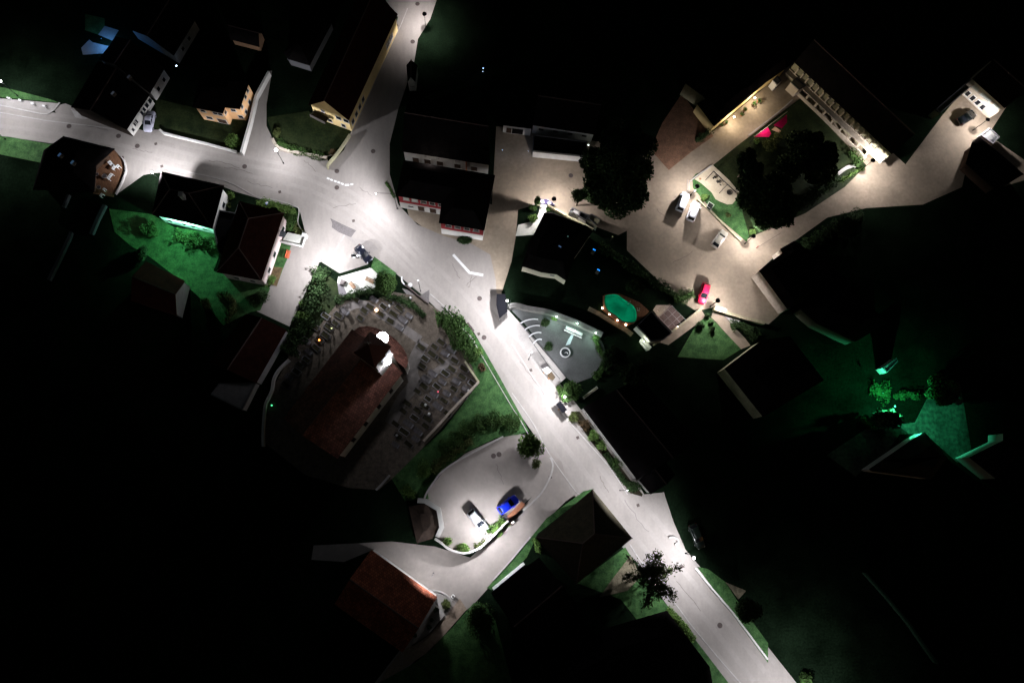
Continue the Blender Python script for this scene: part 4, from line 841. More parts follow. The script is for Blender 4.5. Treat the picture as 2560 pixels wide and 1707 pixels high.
# ================================================================== CARS
def loft(secs, m, name, parent, smooth=True):
    """secs: list of (x, [(y,z)...]) cross-sections along the car"""
    V = []; n = len(secs[0][1])
    for x, pr in secs: V += [Vector((x, y, z)) for y, z in pr]
    Fs = []
    for i in range(len(secs)-1):
        for j in range(n-1): Fs.append((i*n+j, i*n+j+1, (i+1)*n+j+1, (i+1)*n+j))
        Fs.append((i*n+n-1, i*n, (i+1)*n, (i+1)*n+n-1))
    Fs.append(tuple(range(n-1, -1, -1))); Fs.append(tuple(range((len(secs)-1)*n, len(secs)*n)))
    me = bpy.data.meshes.new(name); me.from_pydata([tuple(v) for v in V], [], Fs); me.update()
    if smooth: me.shade_smooth()
    return link(name, me, m, parent)
def car(label, x, y, hx, hy, L, Wd, col, style='hatch', name='parked_car', group=None, rough=.35):
    c = P(x, y, .8); p1 = P(x+hx, y+hy, .8); a = math.atan2(p1.y-c.y, p1.x-c.x)
    root = bpy.data.objects.new(name, None); C.objects.link(root); root.location = (c.x, c.y, .02); root.rotation_euler = (0, 0, a)
    tag(root, label, 'van' if style == 'van' else 'car', group)
    pm = mat('car_paint_%.2f_%.2f_%.2f' % col, col, rough=rough, spec=.5, coat=.6)
    hl = L/2; w = Wd/2
    def prof(wd, z0, z1, sh): return [(-wd*.86, z0), (wd*.86, z0), (wd, z0+.15), (wd, (z0+z1)/2), (wd*.97, z1-.08), (wd*sh, z1), (0, z1+.03), (-wd*sh, z1), (-wd*.97, z1-.08), (-wd, (z0+z1)/2), (-wd, z0+.15)]
    hood = 1.0 if style != 'van' else 1.05
    loft([(-hl, prof(w*.80, .38, .78, .8)), (-hl+.12, prof(w*.92, .28, .95, .85)), (-hl*.8, prof(w, .22, 1.0, .86)), (-hl*.3, prof(w, .22, .98, .88)), (hl*.25, prof(w, .22, .96, .88)), (hl*.7, prof(w*.97, .22, .86, .82)), (hl-.16, prof(w*.88, .26, .74, .8)), (hl, prof(w*.70, .36, .60, .75))], pm, 'body', root)
    if style == 'van': x0, x1, x2, x3, zt = -hl+.10, -hl+.28, hl*.30, hl*.62, 1.85
    elif style == 'wagon': x0, x1, x2, x3, zt = -hl+.15, -hl+.62, hl*.12, hl*.45, 1.48
    elif style == 'sedan': x0, x1, x2, x3, zt = -hl+.75, -hl*.42, hl*.08, hl*.42, 1.42
    else: x0, x1, x2, x3, zt = -hl+.12, -hl+.60, hl*.12, hl*.48, 1.50
    wr = w*.80
    def cab(wd, z0, z1): return [(-wd, z0), (wd, z0), (wd*.98, (z0+z1)/2), (wd*.93, z1), (0, z1+.02), (-wd*.93, z1), (-wd*.98, (z0+z1)/2)]
    loft([(x0, cab(wr, .88, .93)), (x1, cab(wr, .88, zt-.03)), (x2, cab(wr, .88, zt-.03)), (x3, cab(wr*.98, .85, .92))], M_win, 'windows', root, False)
    V = []; rw = wr*.93
    secs = []
    for xx, k, dz in ((x1-.02, .90, -.02), (x1+.12, .97, .02), ((x1+x2)/2, 1.0, .05), (x2-.12, .97, .02), (x2+.02, .88, -.02)):
        secs.append((xx, [(-rw*k, zt-.05+dz), (rw*k, zt-.05+dz), (rw*k, zt+dz), (rw*.6*k, zt+.025+dz), (-rw*.6*k, zt+.025+dz), (-rw*k, zt+dz)]))
    loft(secs, pm, 'roof', root)
    for s in (-1, 1):
        pv = join(tube(Vector((x2, s*rw*.95, zt-.02)), Vector((x3, s*wr*.96, .92)), .045, 5), tube(Vector((x1, s*rw*.95, zt-.02)), Vector((x0, s*wr*.98, .93)), .05, 5), tube(Vector(((x1+x2)/2, s*rw*1.0, zt-.03)), Vector(((x1+x2)/2, s*wr, .92)), .045, 5))
        mesh('pillars', *pv, pm, None).parent = root
        mesh('wing_mirror', *ball(Vector((x3-.25, s*(w+.12), 1.0)), .12, .09, 8, 5), pm, None).parent = root
        hp = mesh('headlight', *ball(Vector((hl-.14, s*w*.66, .64)), .15, .09, 8, 5), mat('headlight_glass', (.5, .5, .52), rough=.1), None); hp.parent = root
        tl = mesh('tail_light', *ball(Vector((-hl+.10, s*w*.74, .78)), .12, .10, 8, 5), mat('tail_red', (.25, .01, .01), rough=.2), None); tl.parent = root
        for xx in (-hl*.62, hl*.62):
            wl = mesh('wheel', *tube(Vector((xx, s*(w-.20), .32)), Vector((xx, s*(w+.01), .32)), .32, 16), M_tyre, None); wl.parent = root
            rm_ = mesh('rim', *tube(Vector((xx, s*(w-.05), .32)), Vector((xx, s*(w+.02), .32)), .20, 10), M_metal, None); rm_.parent = wl
    return root
car('silver lavender car parked behind the white barn wall', 372, 303, -.2, 1, 4.3, 1.75, (.42, .42, .50), 'sedan')
car('small white van nearest the playground post lamp', 1707.6, 504, 50, -125, 4.3, 1.75, (.70, .72, .78), 'van', group='white vans beside the playground')
car('white van second from the playground lamp, closer to the beige car', 1734, 528, 48, -125, 4.3, 1.8, (.76, .76, .80), 'van', group='white vans beside the playground')
car('beige car with a wide shadow parked alone on the square', 1800, 597, 95, -130, 4.2, 1.75, (.30, .28, .23), 'hatch')
car('bright pink red car beside the lower post lamp of the square', 1760.7, 733, -42, 160, 4.3, 1.7, (.72, .012, .06), 'hatch')
car('black people carrier parked beside the motorcycle', 908, 634, 120, 135, 4.0, 1.65, (.008, .009, .015), 'wagon', rough=.15)
car('silver estate car parked facing the planter of the lower car park', 1195, 1301, 240, 290, 4.6, 1.75, (.27, .27, .27), 'wagon')
car('vivid blue car beside the brick planter in the lower car park', 1270, 1261, 230, -165, 4.1, 1.75, (.004, .02, .55), 'hatch')
car('barely lit dark car in the driveway behind the globe lamp', 1743, 1340, 70, 170, 4.4, 1.75, (.012, .02, .014), 'wagon')
car('glossy black car in the walled east yard', 2418, 293, 190, -120, 4.6, 1.95, (.002, .003, .003), 'sedan', rough=.15)
# motorcycle
mc = P(893, 640, .6); root = bpy.data.objects.new('motorcycle', None); C.objects.link(root); root.location = (mc.x, mc.y, .02); root.rotation_euler = (0, 0, R(4))
tag(root, 'black and white motorcycle standing beside the black people carrier', 'motorcycle')
for xx in (-.75, .75):
    w_ = mesh('wheel', *tube(Vector((xx, -.07, .32)), Vector((xx, .07, .32)), .32, 16), M_tyre); w_.parent = root
    r2 = mesh('rim', *tube(Vector((xx, -.08, .32)), Vector((xx, .08, .32)), .18, 10), M_metal); r2.parent = w_
for nm, vf, m in (('fuel_tank', ball(Vector((.2, 0, .85)), .28, .2), M_wp), ('seat', join(box(Vector((-.35, 0, 0)), Vector((1, 0, 0)), .8, .34, .72, .86)), M_black), ('fairing', join(ball(Vector((.62, 0, .85)), .26, .22)), M_wp),
                  ('handlebar', tube(Vector((.5, -.42, 1.02)), Vector((.5, .42, 1.02)), .03), M_metal), ('frame', join(tube(Vector((-.75, 0, .34)), Vector((.1, 0, .5)), .07), tube(Vector((.1, 0, .45)), Vector((.6, 0, .85)), .08), box(Vector((0, 0, 0)), Vector((1, 0, 0)), .5, .3, .2, .6)), M_black),
                  ('pannier', join(box(Vector((-.6, -.32, 0)), Vector((1, 0, 0)), .42, .2, .45, .8), box(Vector((-.6, .32, 0)), Vector((1, 0, 0)), .42, .2, .45, .8)), M_wp), ('top_case', join(box(Vector((-.9, 0, 0)), Vector((1, 0, 0)), .36, .42, .85, 1.1)), M_black), ('mirrors', join(ball(Vector((.45, -.46, 1.12)), .08), ball(Vector((.45, .46, 1.12)), .08)), M_metal)):
    o = mesh(nm, *vf, m); o.parent = root

# ================================================================== LAMPS
def lamp_nodes(ld, col, footdark=False, power=3.0, cut=(.10, .42), cap=5.0, face=None):
    ld.use_nodes = True; t = ld.node_tree; em = t.nodes['Emission']
    tc = t.nodes.new('ShaderNodeTexCoord'); sx = t.nodes.new('ShaderNodeSeparateXYZ'); t.links.new(tc.outputs['Normal'], sx.inputs[0])
    def M(op, a, b=None, cl=False):
        n = t.nodes.new('ShaderNodeMath'); n.operation = op; n.use_clamp = cl
        for i, s in enumerate((a, b)):
            if s is None: continue
            if isinstance(s, (int, float)): n.inputs[i].default_value = s
            else: t.links.new(s, n.inputs[i])
        return n.outputs[0]
    c = M('MAXIMUM', M('MULTIPLY', sx.outputs[2], -1.0), 0.001)
    pw = M('MINIMUM', M('POWER', c, -power), cap)
    mr = t.nodes.new('ShaderNodeMapRange'); mr.interpolation_type = 'SMOOTHSTEP'; t.links.new(c, mr.inputs[0])
    mr.inputs[1].default_value = cut[0]; mr.inputs[2].default_value = cut[1]; mr.inputs[3].default_value = 0; mr.inputs[4].default_value = 1
    s = M('MULTIPLY', pw, mr.outputs[0])
    if footdark:
        m2 = t.nodes.new('ShaderNodeMapRange'); m2.interpolation_type = 'SMOOTHSTEP'; t.links.new(c, m2.inputs[0])
        m2.inputs[1].default_value = .955; m2.inputs[2].default_value = .985; m2.inputs[3].default_value = 1; m2.inputs[4].default_value = .25
        s = M('MULTIPLY', s, m2.outputs[0])
    if face:
        fv = Vector((face[0], face[1])).normalized()
        d = M('ADD', M('MULTIPLY', sx.outputs[0], fv.x), M('MULTIPLY', sx.outputs[1], fv.y))
        m3 = t.nodes.new('ShaderNodeMapRange'); m3.interpolation_type = 'SMOOTHSTEP'; t.links.new(d, m3.inputs[0])
        m3.inputs[1].default_value = -.62; m3.inputs[2].default_value = .05; m3.inputs[3].default_value = .03; m3.inputs[4].default_value = 1
        s = M('MULTIPLY', s, m3.outputs[0])
    t.links.new(s, em.inputs['Strength'])
def light(p, E, col=(1, .95, .97), parent=None, rad=.12, foot=False, power=1.7, cut=(.26, .58), cap=9, omni=False, name='lamp_light', face=None):
    ld = bpy.data.lights.new(name, 'POINT'); ld.energy = E*KL; ld.color = col; ld.shadow_soft_size = rad
    if not omni: lamp_nodes(ld, col, foot, power, cut, cap, face)
    o = bpy.data.objects.new(name, ld); C.objects.link(o)
    if parent: o.parent = parent; o.location = p-parent.location
    else: o.location = p
    return o
M_lens = mat('lamp_lens', (1, .97, .92), emit=12)
M_globe = mat('lamp_globe', (1, .97, .95), emit=25)
def post_lamp(label, x, y, h, E, group='dark hooded post lamps', col=(.98, .93, .96), cut=(.06, .52), power=1.25, cap=9):
    p = P(x, y, h); root = empty('post_lamp', Vector((p.x, p.y, 0)), label, 'street lamp', group)
    b = Vector((p.x, p.y, 0))
    mesh('base', *cyl(b, .14, 0, .5, 10), M_black, root)
    mesh('pole', *cyl(b, .06, .5, h-.1, 8), M_black, root)
    mesh('hood', *join(cyl(b, .46, h-.05, h+.03, 20), cyl(b, .44, h+.03, h+.16, 20, .14)), M_black, root)
    mesh('lens', *cyl(b, .22, h-.16, h-.06, 12), M_lens, root)
    light(Vector((p.x, p.y, h-.32)), E, col, root, .1, True, power, cut, cap)
    return root
def globe_lamp(label, x, y, h, E, r=.2, col=(.91, .92, 1), cut=(.18, .60), power=1.3, cap=9, arm=None, glow=None, rad=.15, face=None):
    p = P(x, y, h); b = Vector((p.x, p.y, 0))
    if arm: b = b+Vector((arm[0], arm[1], 0))
    root = empty('globe_lamp', b, label, 'street lamp')
    mesh('base', *cyl(b, .12, 0, .4, 10), M_black, root)
    mesh('pole', *cyl(b, .05, .4, h-.2 if not arm else h+.1, 8), M_black, root)
    if arm: mesh('arm', *tube(Vector((b.x, b.y, h+.1)), Vector((p.x, p.y, h+.25)), .04), M_black, root)
    mesh('globe', *ball(Vector((p.x, p.y, h)), r), glow or M_globe, root)
    light(Vector((p.x, p.y, h-r-.12)), E, col, root, rad, False, power, cut, cap, face=face)
    return root
WH = (1, .955, .97)
post_lamp('hooded post lamp by the right kerb at the top of the north road', 1061, 35, 4.5, 1300, cut=(.24, .6))
post_lamp('hooded post lamp in the courtyard beside the parked dark arc', 1385, 497, 4.3, 1500)
post_lamp('hooded post lamp on the playground lawn by the white vans', 1744, 465, 4.3, 1500)
post_lamp('hooded post lamp at the pointed tip of the garden', 1884, 590, 4.3, 1500)
post_lamp('hooded post lamp beside the pink red car', 1795, 751, 4.3, 1500)
post_lamp('hooded post lamp at the white corner of the manor wing', 2183, 401, 4.3, 1700)
post_lamp('hooded post lamp between the black car and the ribbed shed', 2470, 299, 4.3, 1300)
globe_lamp('brightest glowing lamp at the mouth of the side lane', 690, 375, 5.4, 850, .30, cut=(.01, .22), power=.9)
globe_lamp('small lamp left of the red house by the junction', 940, 484, 6.8, 1650, .10, face=(-0.7, -0.5), arm=(3.2, 0))
globe_lamp('small bright lamp by the black roofed roadside shelter', 1268, 752, 6.3, 1500, .2, face=(-1, -0.2), arm=(.6, .2))
globe_lamp('small lamp beside the glowing green bush on the main road', 1412, 992, 6.3, 1350, .2, face=(-1, -0.5), arm=(.6, .2))
globe_lamp('bright lamp at the driveway right of the lower main road', 1735, 1394, 6.3, 1350, .22, face=(-1, -0.5), arm=(.5, .2))
globe_lamp('lamp at the tip of the pointed hedge above the churchyard lane', 798, 652, 5.5, 1700, .16)
globe_lamp('lamp at the left corner of the green lit house', 380, 431, 5.8, 2300, .18, face=(0.5, 1))
globe_lamp('lamp in the planter at the foot of the lower car park', 1215, 1339, 4.8, 1250, .14)
globe_lamp('small dim lamp at the corner of the red tile house', 1080, 1440, 5, 420, .06, glow=M_black)
globe_lamp('dim lamp at the left end of the farmhouse garden terrace', 1, 203, 5, 500, .2)
globe_lamp('road lamp over the middle of the main road junction', 1045, 700, 7, 750, .05, glow=M_black)
globe_lamp('unlit looking road lamp opposite the church lawn', 1330, 880, 7, 900, .05, glow=M_black)
globe_lamp('slim road lamp near the bend by the porch house', 1570, 1225, 6.5, 1100, .05, face=(-0.8, -0.6), glow=M_black)
globe_lamp('road lamp beyond the lower end of the main road', 2000, 1760, 7, 1500, .05, glow=M_black)
globe_lamp('road lamp beyond the left end of the west road', -50, 300, 7, 850, .05, glow=M_black)
# wall lamps and garden lights
def wall_light(label, x, y, z, E, col=(1, .9, .75), r=.09, glow=15, name='wall_lamp', omni=True, cut=(.10, .30), rad=.08, off=(0, 0)):
    p = P(x, y, z); root = empty(name, p, label, 'lamp')
    mesh('bracket', *box(p+Vector((0, 0, 0)), Vector((1, 0, 0)), .12, .12, z-.02, z+.08), M_black, root)
    mesh('bulb', *ball(p+Vector((0, 0, -.1)), r), mat('bulb_%.1f_%.1f_%.1f_%d' % (*col, glow), col, emit=glow), root)
    light(p+Vector((off[0], off[1], -.1-r-.06)), E/KL, col, root, rad, omni=omni, cut=cut)
    return root
wall_light('left wall lamp above the planters in the manor court', 1836, 292, 2.6, 900, (1, .86, .66), .16, 40, off=(.1, -.2))
wall_light('right wall lamp above the planters in the manor court', 1888, 244, 2.6, 900, (1, .86, .66), .16, 40, off=(.1, -.2))
wall_light('white green lamp on the garden wall of the square dark house', 452, 556, 3.8, 1300, (.30, 1, .70), .12, 20, off=(0, -.9), omni=False)
for lab, x, y in (('left of three small plaza lamps above the fountain', 1392, 791), ('middle of three small plaza lamps above the water bench', 1443, 808), ('right of three small plaza lamps by the vivid bush', 1490, 832)):
    wall_light(lab, x, y, 2.1, 300, (.66, 1, .84), .13, 25, 'plaza_lamp', off=(-.45, -.8))
for i, (x, y) in enumerate(Z(1450, 680, 7.127, (400, 640), (530, 745), (672, 855), (820, 935))):
    wall_light('%s warm pool edge lamp counted from the left' % ['first', 'second', 'third', 'fourth'][i], x, y, .45, 22, (1, .62, .42), .17, 22, 'pool_lamp')
wall_light('lamp over the lit white steps of the pool house', *Z(1450, 680, 7.127, (1150, 1230))[0], 2.0, 90, (.9, 1, .75), .08, 15)
wall_light('small window lamp at the green yard conifer', *q(3, 2, 1172, 592), 4.6, 2000, (.07, 1, .55), .12, 12, 'yard_lamp', omni=False)
wall_light('thin strip light above the glowing green shrubs', *q(3, 2, 1060, 470), 3.0, 420, (.05, 1, .40), .05, 4, 'yard_lamp')
sheet('blue_light_patch', Q(0, 0, (850, 390), (995, 425), (960, 490), (760, 505), (745, 440), (820, 365)), .02, M_pave)  # pale sheets added in the shape of the blue light patches
sheet('blue_light_patch', Q(0, 0, (960, 240), (1090, 280), (1030, 375), (900, 320)), .02, M_pave)
sheet('far_lawn', Q(0, 0, (780, 130), (960, 170), (960, 240), (900, 320), (780, 280)), .02, M_grass)
wall_light('blue floodlight in the far dark yard', 252, 96, 2.4, 420, (.10, .38, 1), .06, 1, 'flood_lamp')
wall_light('small cool lamp in the farmyard between the barns', 440, 164, 3.0, 14, (.55, .72, 1), .16, 6)
wall_light('cool lamp over the courtyard paving by the carport', *q(2, 0, 150, 1385), 2.4, 30, (.55, .65, 1), .05, 6)
wall_light('white wall lamp at the right end of the courtyard house', *q(2, 0, 703, 1330), 2.2, 6, (.9, 1, .95), .16, 3)
wall_light('lamp on the carport corner of the courtyard garage', *q(1, 0, 2262, 1375), 2.2, 14, (.6, .75, 1), .1, 3)
wall_light('distant cool window light in the black north field', 1208, 170, 2.6, 6, (.4, .6, 1), .14, 2.2)
wall_light('second distant cool light in the black north field', 1207, 178, 2.6, 3, (.5, .7, 1), .10, 2.0)
# church floodlights
def flood(label, x, y, z, E, r):
    p = P(x, y, z); root = empty('floodlight', Vector((p.x, p.y, 0)), label, 'floodlight')
    mesh('mast', *cyl(Vector((p.x, p.y, 0)), .1, 0, z-r-.05, 8), M_metal, root)
    mesh('lamp_glass', *ball(p, r), mat('flood_glass', (.96, .97, 1), emit=30), root)
    light(p+Vector((0, 0, r+.4)), E, (.86, .86, 1), root, .3, omni=True)
    light(p+Vector((0, 0, -r-.4)), E*.8, (.86, .86, 1), root, .3, omni=True)
flood('round blazing floodlight north of the church tower', 956, 845, 15.5, 520, 1.0)
flood('blazing floodlight against the south east face of the church tower', 967, 902, 15, 420, .7)

# ================================================================== STREET THINGS
def manhole(x, y, r=.42, sq=False, place=''):
    lab = 'dark %s cover %s' % ('square' if sq else 'round', place)
    c = P(x, y, 0); root = empty('drain_cover' if sq else 'manhole_cover', Vector((c.x, c.y, 0)), lab, 'cover', 'covers in the road')
    if sq: mesh('lid', *box(c, Vector((1, .4, 0)), r*1.6, r*1.6, .012, .032), M_iron, root)
    else:
        mesh('lid', *cyl(c, r, .012, .030, 18), M_iron, root); mesh('rim', *ring(c, r, r+.06, .012, .034, 18), M_patch, root)
    return root
PL = ['left on the west road', 'beside the barn corner', 'right of the barn corner', 'under the peach garden wall', 'at the terrace kerb', 'above the green lit house corner', 'in mid west road by the glowing lamp', 'at the top of the north road', 'under the upper north road lamp', 'at the long farmhouse wall', 'above the white dashes', 'below the white dashes', 'between dark patch and road centre', 'on the road above the hedge', 'by the pointed island line', 'on the main road near the drain slot', 'next to the round drain slot cover', 'by the white terrace house kerb', 'on the kerb beside the fountain plaza', 'at the grass tongue kerb', 'in the porch house bend', 'on the bottom road', 'under the driveway lamp', 'left of the car park pair', 'right of the car park pair', 'in the north courtyard', 'in the shaded junction arm']
for k_, (x, y, s) in enumerate([q(0, 0, 633, 1160)+(0,), q(0, 0, 1087, 1250)+(0,), q(0, 0, 1260, 1342)+(0,), q(0, 0, 1430, 1322)+(1,), q(0, 0, 1123, 1447)+(1,), q(0, 0, 1485, 1528)+(1,), q(0, 0, 2245, 1530)+(0,),
                  q(1, 0, 1482, 38)+(0,), q(1, 0, 1438, 385)+(0,), q(1, 0, 1293, 237)+(1,), q(1, 1, 742, 5)+(0,), q(1, 1, 742, 155)+(0,), q(1, 1, 895, 460)+(1,), q(1, 1, 218, 195)+(1,), q(1, 1, 2052, 1172)+(0,), q(1, 1, 2093, 1530)+(0,), q(1, 1, 2045, 1497)+(1,),
                  q(2, 2, 603, 880)+(1,), q(2, 2, 173, 262)+(1,), q(2, 2, 352, 1243)+(1,), q(2, 2, 1157, 1500)+(1,), q(2, 3, 1908, 1037)+(0,), q(2, 3, 1560, 500)+(1,), q(1, 2, 2180, 1048)+(0,), q(1, 2, 2230, 1034)+(0,), q(2, 1, 540, 45)+(0,), q(1, 0, 1075, 1390)+(0,)]):
    manhole(x, y, .42 if not s else .33, bool(s), PL[k_])
strip('drain_slot', Q(1, 1, (1940, 1395), (2000, 1472)), .4, .012, .032, M_iron, 'structure')
# bollard lights by the lay-by
bol = None
for i, (x, y) in enumerate(Q(0, 0, (78, 902), (185, 922), (298, 952), (403, 975))):
    p = P(x, y, .4); r0 = empty('marker_stone', Vector((p.x, p.y, 0)), '%s white stone marker on the lay-by counted from the left' % ['first', 'second', 'third', 'fourth'][i], 'marker', 'white markers on the lay-by')
    mesh('stone', *box(p, Vector((1, -.3, 0)), .6, .22, .02, .55), M_wp, r0); mesh('foot', *box(p, Vector((1, -.3, 0)), .7, .32, .02, .1), M_grey, r0)
# terrace furniture
sheet('terrace_deck', Z(200, 360, 9.8, (840, 140), (1040, 380), (1090, 560), (1060, 740), (900, 1100), (820, 1300), (320, 1220), (380, 530)), .03, M_deck)
def table(label, x, y, ang, w, d, n=3, name='patio_table', grp='white slatted terrace furniture'):
    p = P(x, y, .75); root = bpy.data.objects.new(name, None); C.objects.link(root); root.location = (p.x, p.y, .03); root.rotation_euler = (0, 0, ang); tag(root, label, 'table' if name == 'patio_table' else 'chair', grp)
    zt = .72 if name == 'patio_table' else .45
    tp = box(Vector((0, 0, 0)), Vector((1, 0, 0)), w, d, zt, zt+.04)
    o = mesh('top', *tp, M_wp); o.parent = root
    for k in range(n-1):
        s_ = mesh('slot', *box(Vector((w*((k+1)/n-.5), 0, 0)), Vector((1, 0, 0)), .09, d*.62, zt+.02, zt+.05), M_black); s_.parent = root
    for sx in (-1, 1):
        for sy in (-1, 1):
            l = mesh('leg', *box(Vector((sx*(w/2-.06), sy*(d/2-.06), 0)), Vector((1, 0, 0)), .06, .06, 0, zt), M_wp); l.parent = root
for lab, x, y, a_, w_, d_, n_ in (('long white table with three dark slots on the brown terrace', 730, 790, 60, 1.3, .6, 4), ('white square table topmost of the terrace furniture', 738, 465, -50, .95, .6, 2), ('white table in the middle of the upper terrace group', 828, 580, 60, .8, .6, 2), ('small bright white table at the terrace entrance side', 925, 545, -50, .6, .55, 2), ('small tilted white stool near the lower terrace', 583, 1105, 60, .5, .35, 1), ('dim white chair lowest on the terrace', 518, 1250, 60, .7, .45, 1)):
    table(lab, *Z(200, 360, 9.8, (x, y))[0], R(a_), w_, d_, n_)
for (x, y, r) in [(590, 790, .45), (455, 1060, .4), (410, 740, .35)]:
    p = P(*Z(200, 360, 9.8, (x, y))[0], .7); root = empty('cafe_table', Vector((p.x, p.y, .03)), 'dim round glass table on the %s of the brown terrace' % {590: 'middle', 455: 'lower part', 410: 'upper left'}[x], 'table')
    mesh('rim', *ring(p, r-.05, r, .7, .73, 20), M_metal, root); mesh('leg', *cyl(p, .04, .03, .7, 8), M_metal, root); mesh('top', *cyl(p, r-.05, .705, .72, 20), mat('smoked_glass', (.06, .05, .05), rough=.3), root)
# bench on lawn
def bench(label, x, y, ang, L=1.7, col=None):
    p = P(x, y, .45); root = bpy.data.objects.new('park_bench', None); C.objects.link(root); root.location = (p.x, p.y, .05); root.rotation_euler = (0, 0, ang); tag(root, label, 'bench')
    X = Vector((1, 0, 0)); vf = join(*[box(Vector((0, -.25+.125*k, 0)), X, L, .09, .42, .46) for k in range(5)])
    o = mesh('seat', *vf, col or M_wood); o.parent = root
    o = mesh('backrest', *join(*[box(Vector((0, .36, 0)), X, L, .05, .52+.13*k, .61+.13*k) for k in range(3)]), col or M_wood); o.parent = root
    for s in (-1, 1):
        o = mesh('leg', *join(box(Vector((s*(L/2-.15), -.2, 0)), X, .06, .06, 0, .42), box(Vector((s*(L/2-.15), .3, 0)), X, .06, .06, 0, .9)), M_black); o.parent = root
bench('orange red slatted bench on the strip of lawn by the lane', *q(1, 1, 297, 768), R(78), 1.6, M_orange)
bench('brown bench on the pale plaza, lower of two', *q(1, 1, 882, 1052), R(-48), 1.5)
bench('brown bench on the pale plaza nearest the round tree', *q(1, 1, 1045, 1010), R(-28), 1.8)
# plaza monument and chapel-like roof corner
p0 = PP(Q(1, 1, (780, 990), (825, 1010), (805, 1045), (765, 1040)), .6)
mr_ = empty('memorial_block', sum(p0, Vector())/4, 'brown stone block at the left of the pale plaza', 'monument'); mr_.location.z = 0
mesh('block', *prism(p0, .03, .6), mat('memorial_stone', (.14, .12, .115), nz=2, amt=.2), mr_); mesh('cap', *prism(offs(p0, .12), .6, .7), MATS['memorial_stone'], mr_)
sheet('stone_steps', Q(1, 1, (745, 1030), (800, 1050), (840, 1140), (820, 1170), (760, 1130)), .07, mat('step_stone', (.13, .12, .125), nz=2, amt=.2, stretch=(R(20), 5)))
pz = P(*q(1, 1, 1415, 1047), .5); rz_ = empty('planter_tub', Vector((pz.x, pz.y, 0)), 'white round flower tub beside the dark plaza railing', 'planter')
mesh('tub', *cyl(pz, .32, .02, .5, 14, .42), M_wp, rz_); mesh('flowers', *ball(Vector((pz.x, pz.y, .55)), .33, .2), M_wp, rz_)
sheet('dark_apron', Q(1, 1, (1410, 1090), (1500, 1150), (1592, 1090), (1588, 1220), (1440, 1140)), .026, M_patch)
sheet('ramp', Q(1, 1, (1340, 1080), (1420, 1100), (1600, 1240), (1620, 1320), (1560, 1310), (1420, 1180)), .028, mat('ramp_stone', (.16, .145, .14), nz=2, amt=.3, stretch=(R(-40), 5)))
# terrace with steps at hip roof house
tt = empty('entrance_terrace', P(*q(1, 1, 350, 620)), 'pale raised terrace with glazed porch at the hipped roof house', 'terrace')
mesh('platform', *prism(PP(Q(1, 1, (290, 565), (455, 600), (420, 690), (240, 640)), .8), 0, .8), M_plaza, tt)
mesh('parapet', *ribbon(PP(Q(1, 1, (215, 645), (420, 692), (455, 598), (425, 578)), 1.3), .25, .8, 1.3), M_white, tt)
mesh('glass_canopy', *prism(PP(Q(1, 1, (215, 545), (272, 560), (262, 610), (200, 600)), 2.4), 2.3, 2.4), mat('canopy_glass', (.12, .14, .15), rough=.2), tt)
mesh('parapet_end', *box(P(*q(1, 1, 440, 588), 1.3), Vector((1, -.3, 0)), .8, .6, 0, 1.4), M_wp, tt)
sheet('flower_bed', Q(1, 1, (205, 640), (225, 650), (180, 790), (110, 930), (80, 950)), .1, mat('pink_gravel', (.3, .2, .16), nz=2, amt=.3))
sheet('dry_lawn', Q(1, 1, (160, 880), (245, 890), (190, 1060), (120, 1040), (90, 950)), .10, mat('dry_grass', (.10, .07, .035), nz=1, amt=.4))
dd = empty('blue_white_sail', P(*q(1, 1, 95, 298)), 'small blue and white toy tent in the roadside hedge', 'tent')
mesh('cloth', *join(([P(*q(1, 1, 80, 290), 1.2), P(*q(1, 1, 112, 285), 1.2), P(*q(1, 1, 97, 315), 1.7)], [(0, 1, 2)])), mat('blue_cloth', (.1, .2, .6)), dd); mesh('panel', *box(P(*q(1, 1, 98, 295), 1.5), Vector((1, .5, 0)), .4, .3, 1.3, 1.6), M_wp, dd)
# roadside shelter (roof polygon)
def shelter(label, px, h, m, name='bus_shelter', th=.12):
    pts = PP(px, h); c = sum(pts, Vector())/len(pts); c.z = 0
    root = empty(name, c, label, 'shelter')
    mesh('roof', *prism(pts, h-th, h), m, root)
    ii = offs(pts, .15)
    for p in ii[:4]: mesh('post', *cyl(Vector((p.x, p.y, 0)), .05, 0, h-th, 6), M_metal, root)
    mesh('bench', *box((ii[0]+ii[2])/2, ii[1]-ii[0], 1.0, .35, .38, .45), M_wood, root)
    return root
shelter('black roofed shelter at the road bend below the bright lamp', Q(1, 1, (2210, 1130), (2290, 1130), (2310, 1290), (2235, 1355), (2207, 1230)), 2.4, mat('shelter_felt', (.004, .004, .005), spec=0, rough=.9))
shelter('dark square shelter roof on the pavement near the green bush', Q(2, 2, (405, 575), (442, 540), (507, 625), (466, 656)), 2.3, MATS['shelter_felt'])
shelter('white topped kiosk on the pavement below the fountain plaza', Z(1240, 740, 7.127, (825, 1305), (905, 1262), (988, 1335), (900, 1400)), 2.2, M_wp, 'kiosk')
shelter('dark topped stand next to the white kiosk', Z(1240, 740, 7.127, (905, 1405), (988, 1342), (1062, 1445), (1010, 1510)), 2.0, mat('dark_felt', (.05, .035, .02), nz=2, amt=.3), 'kiosk')
sheet('bin_base', Z(1240, 740, 7.127, (790, 1240), (900, 1180), (940, 1240), (830, 1300)), .05, MATS['asphalt_patch'])
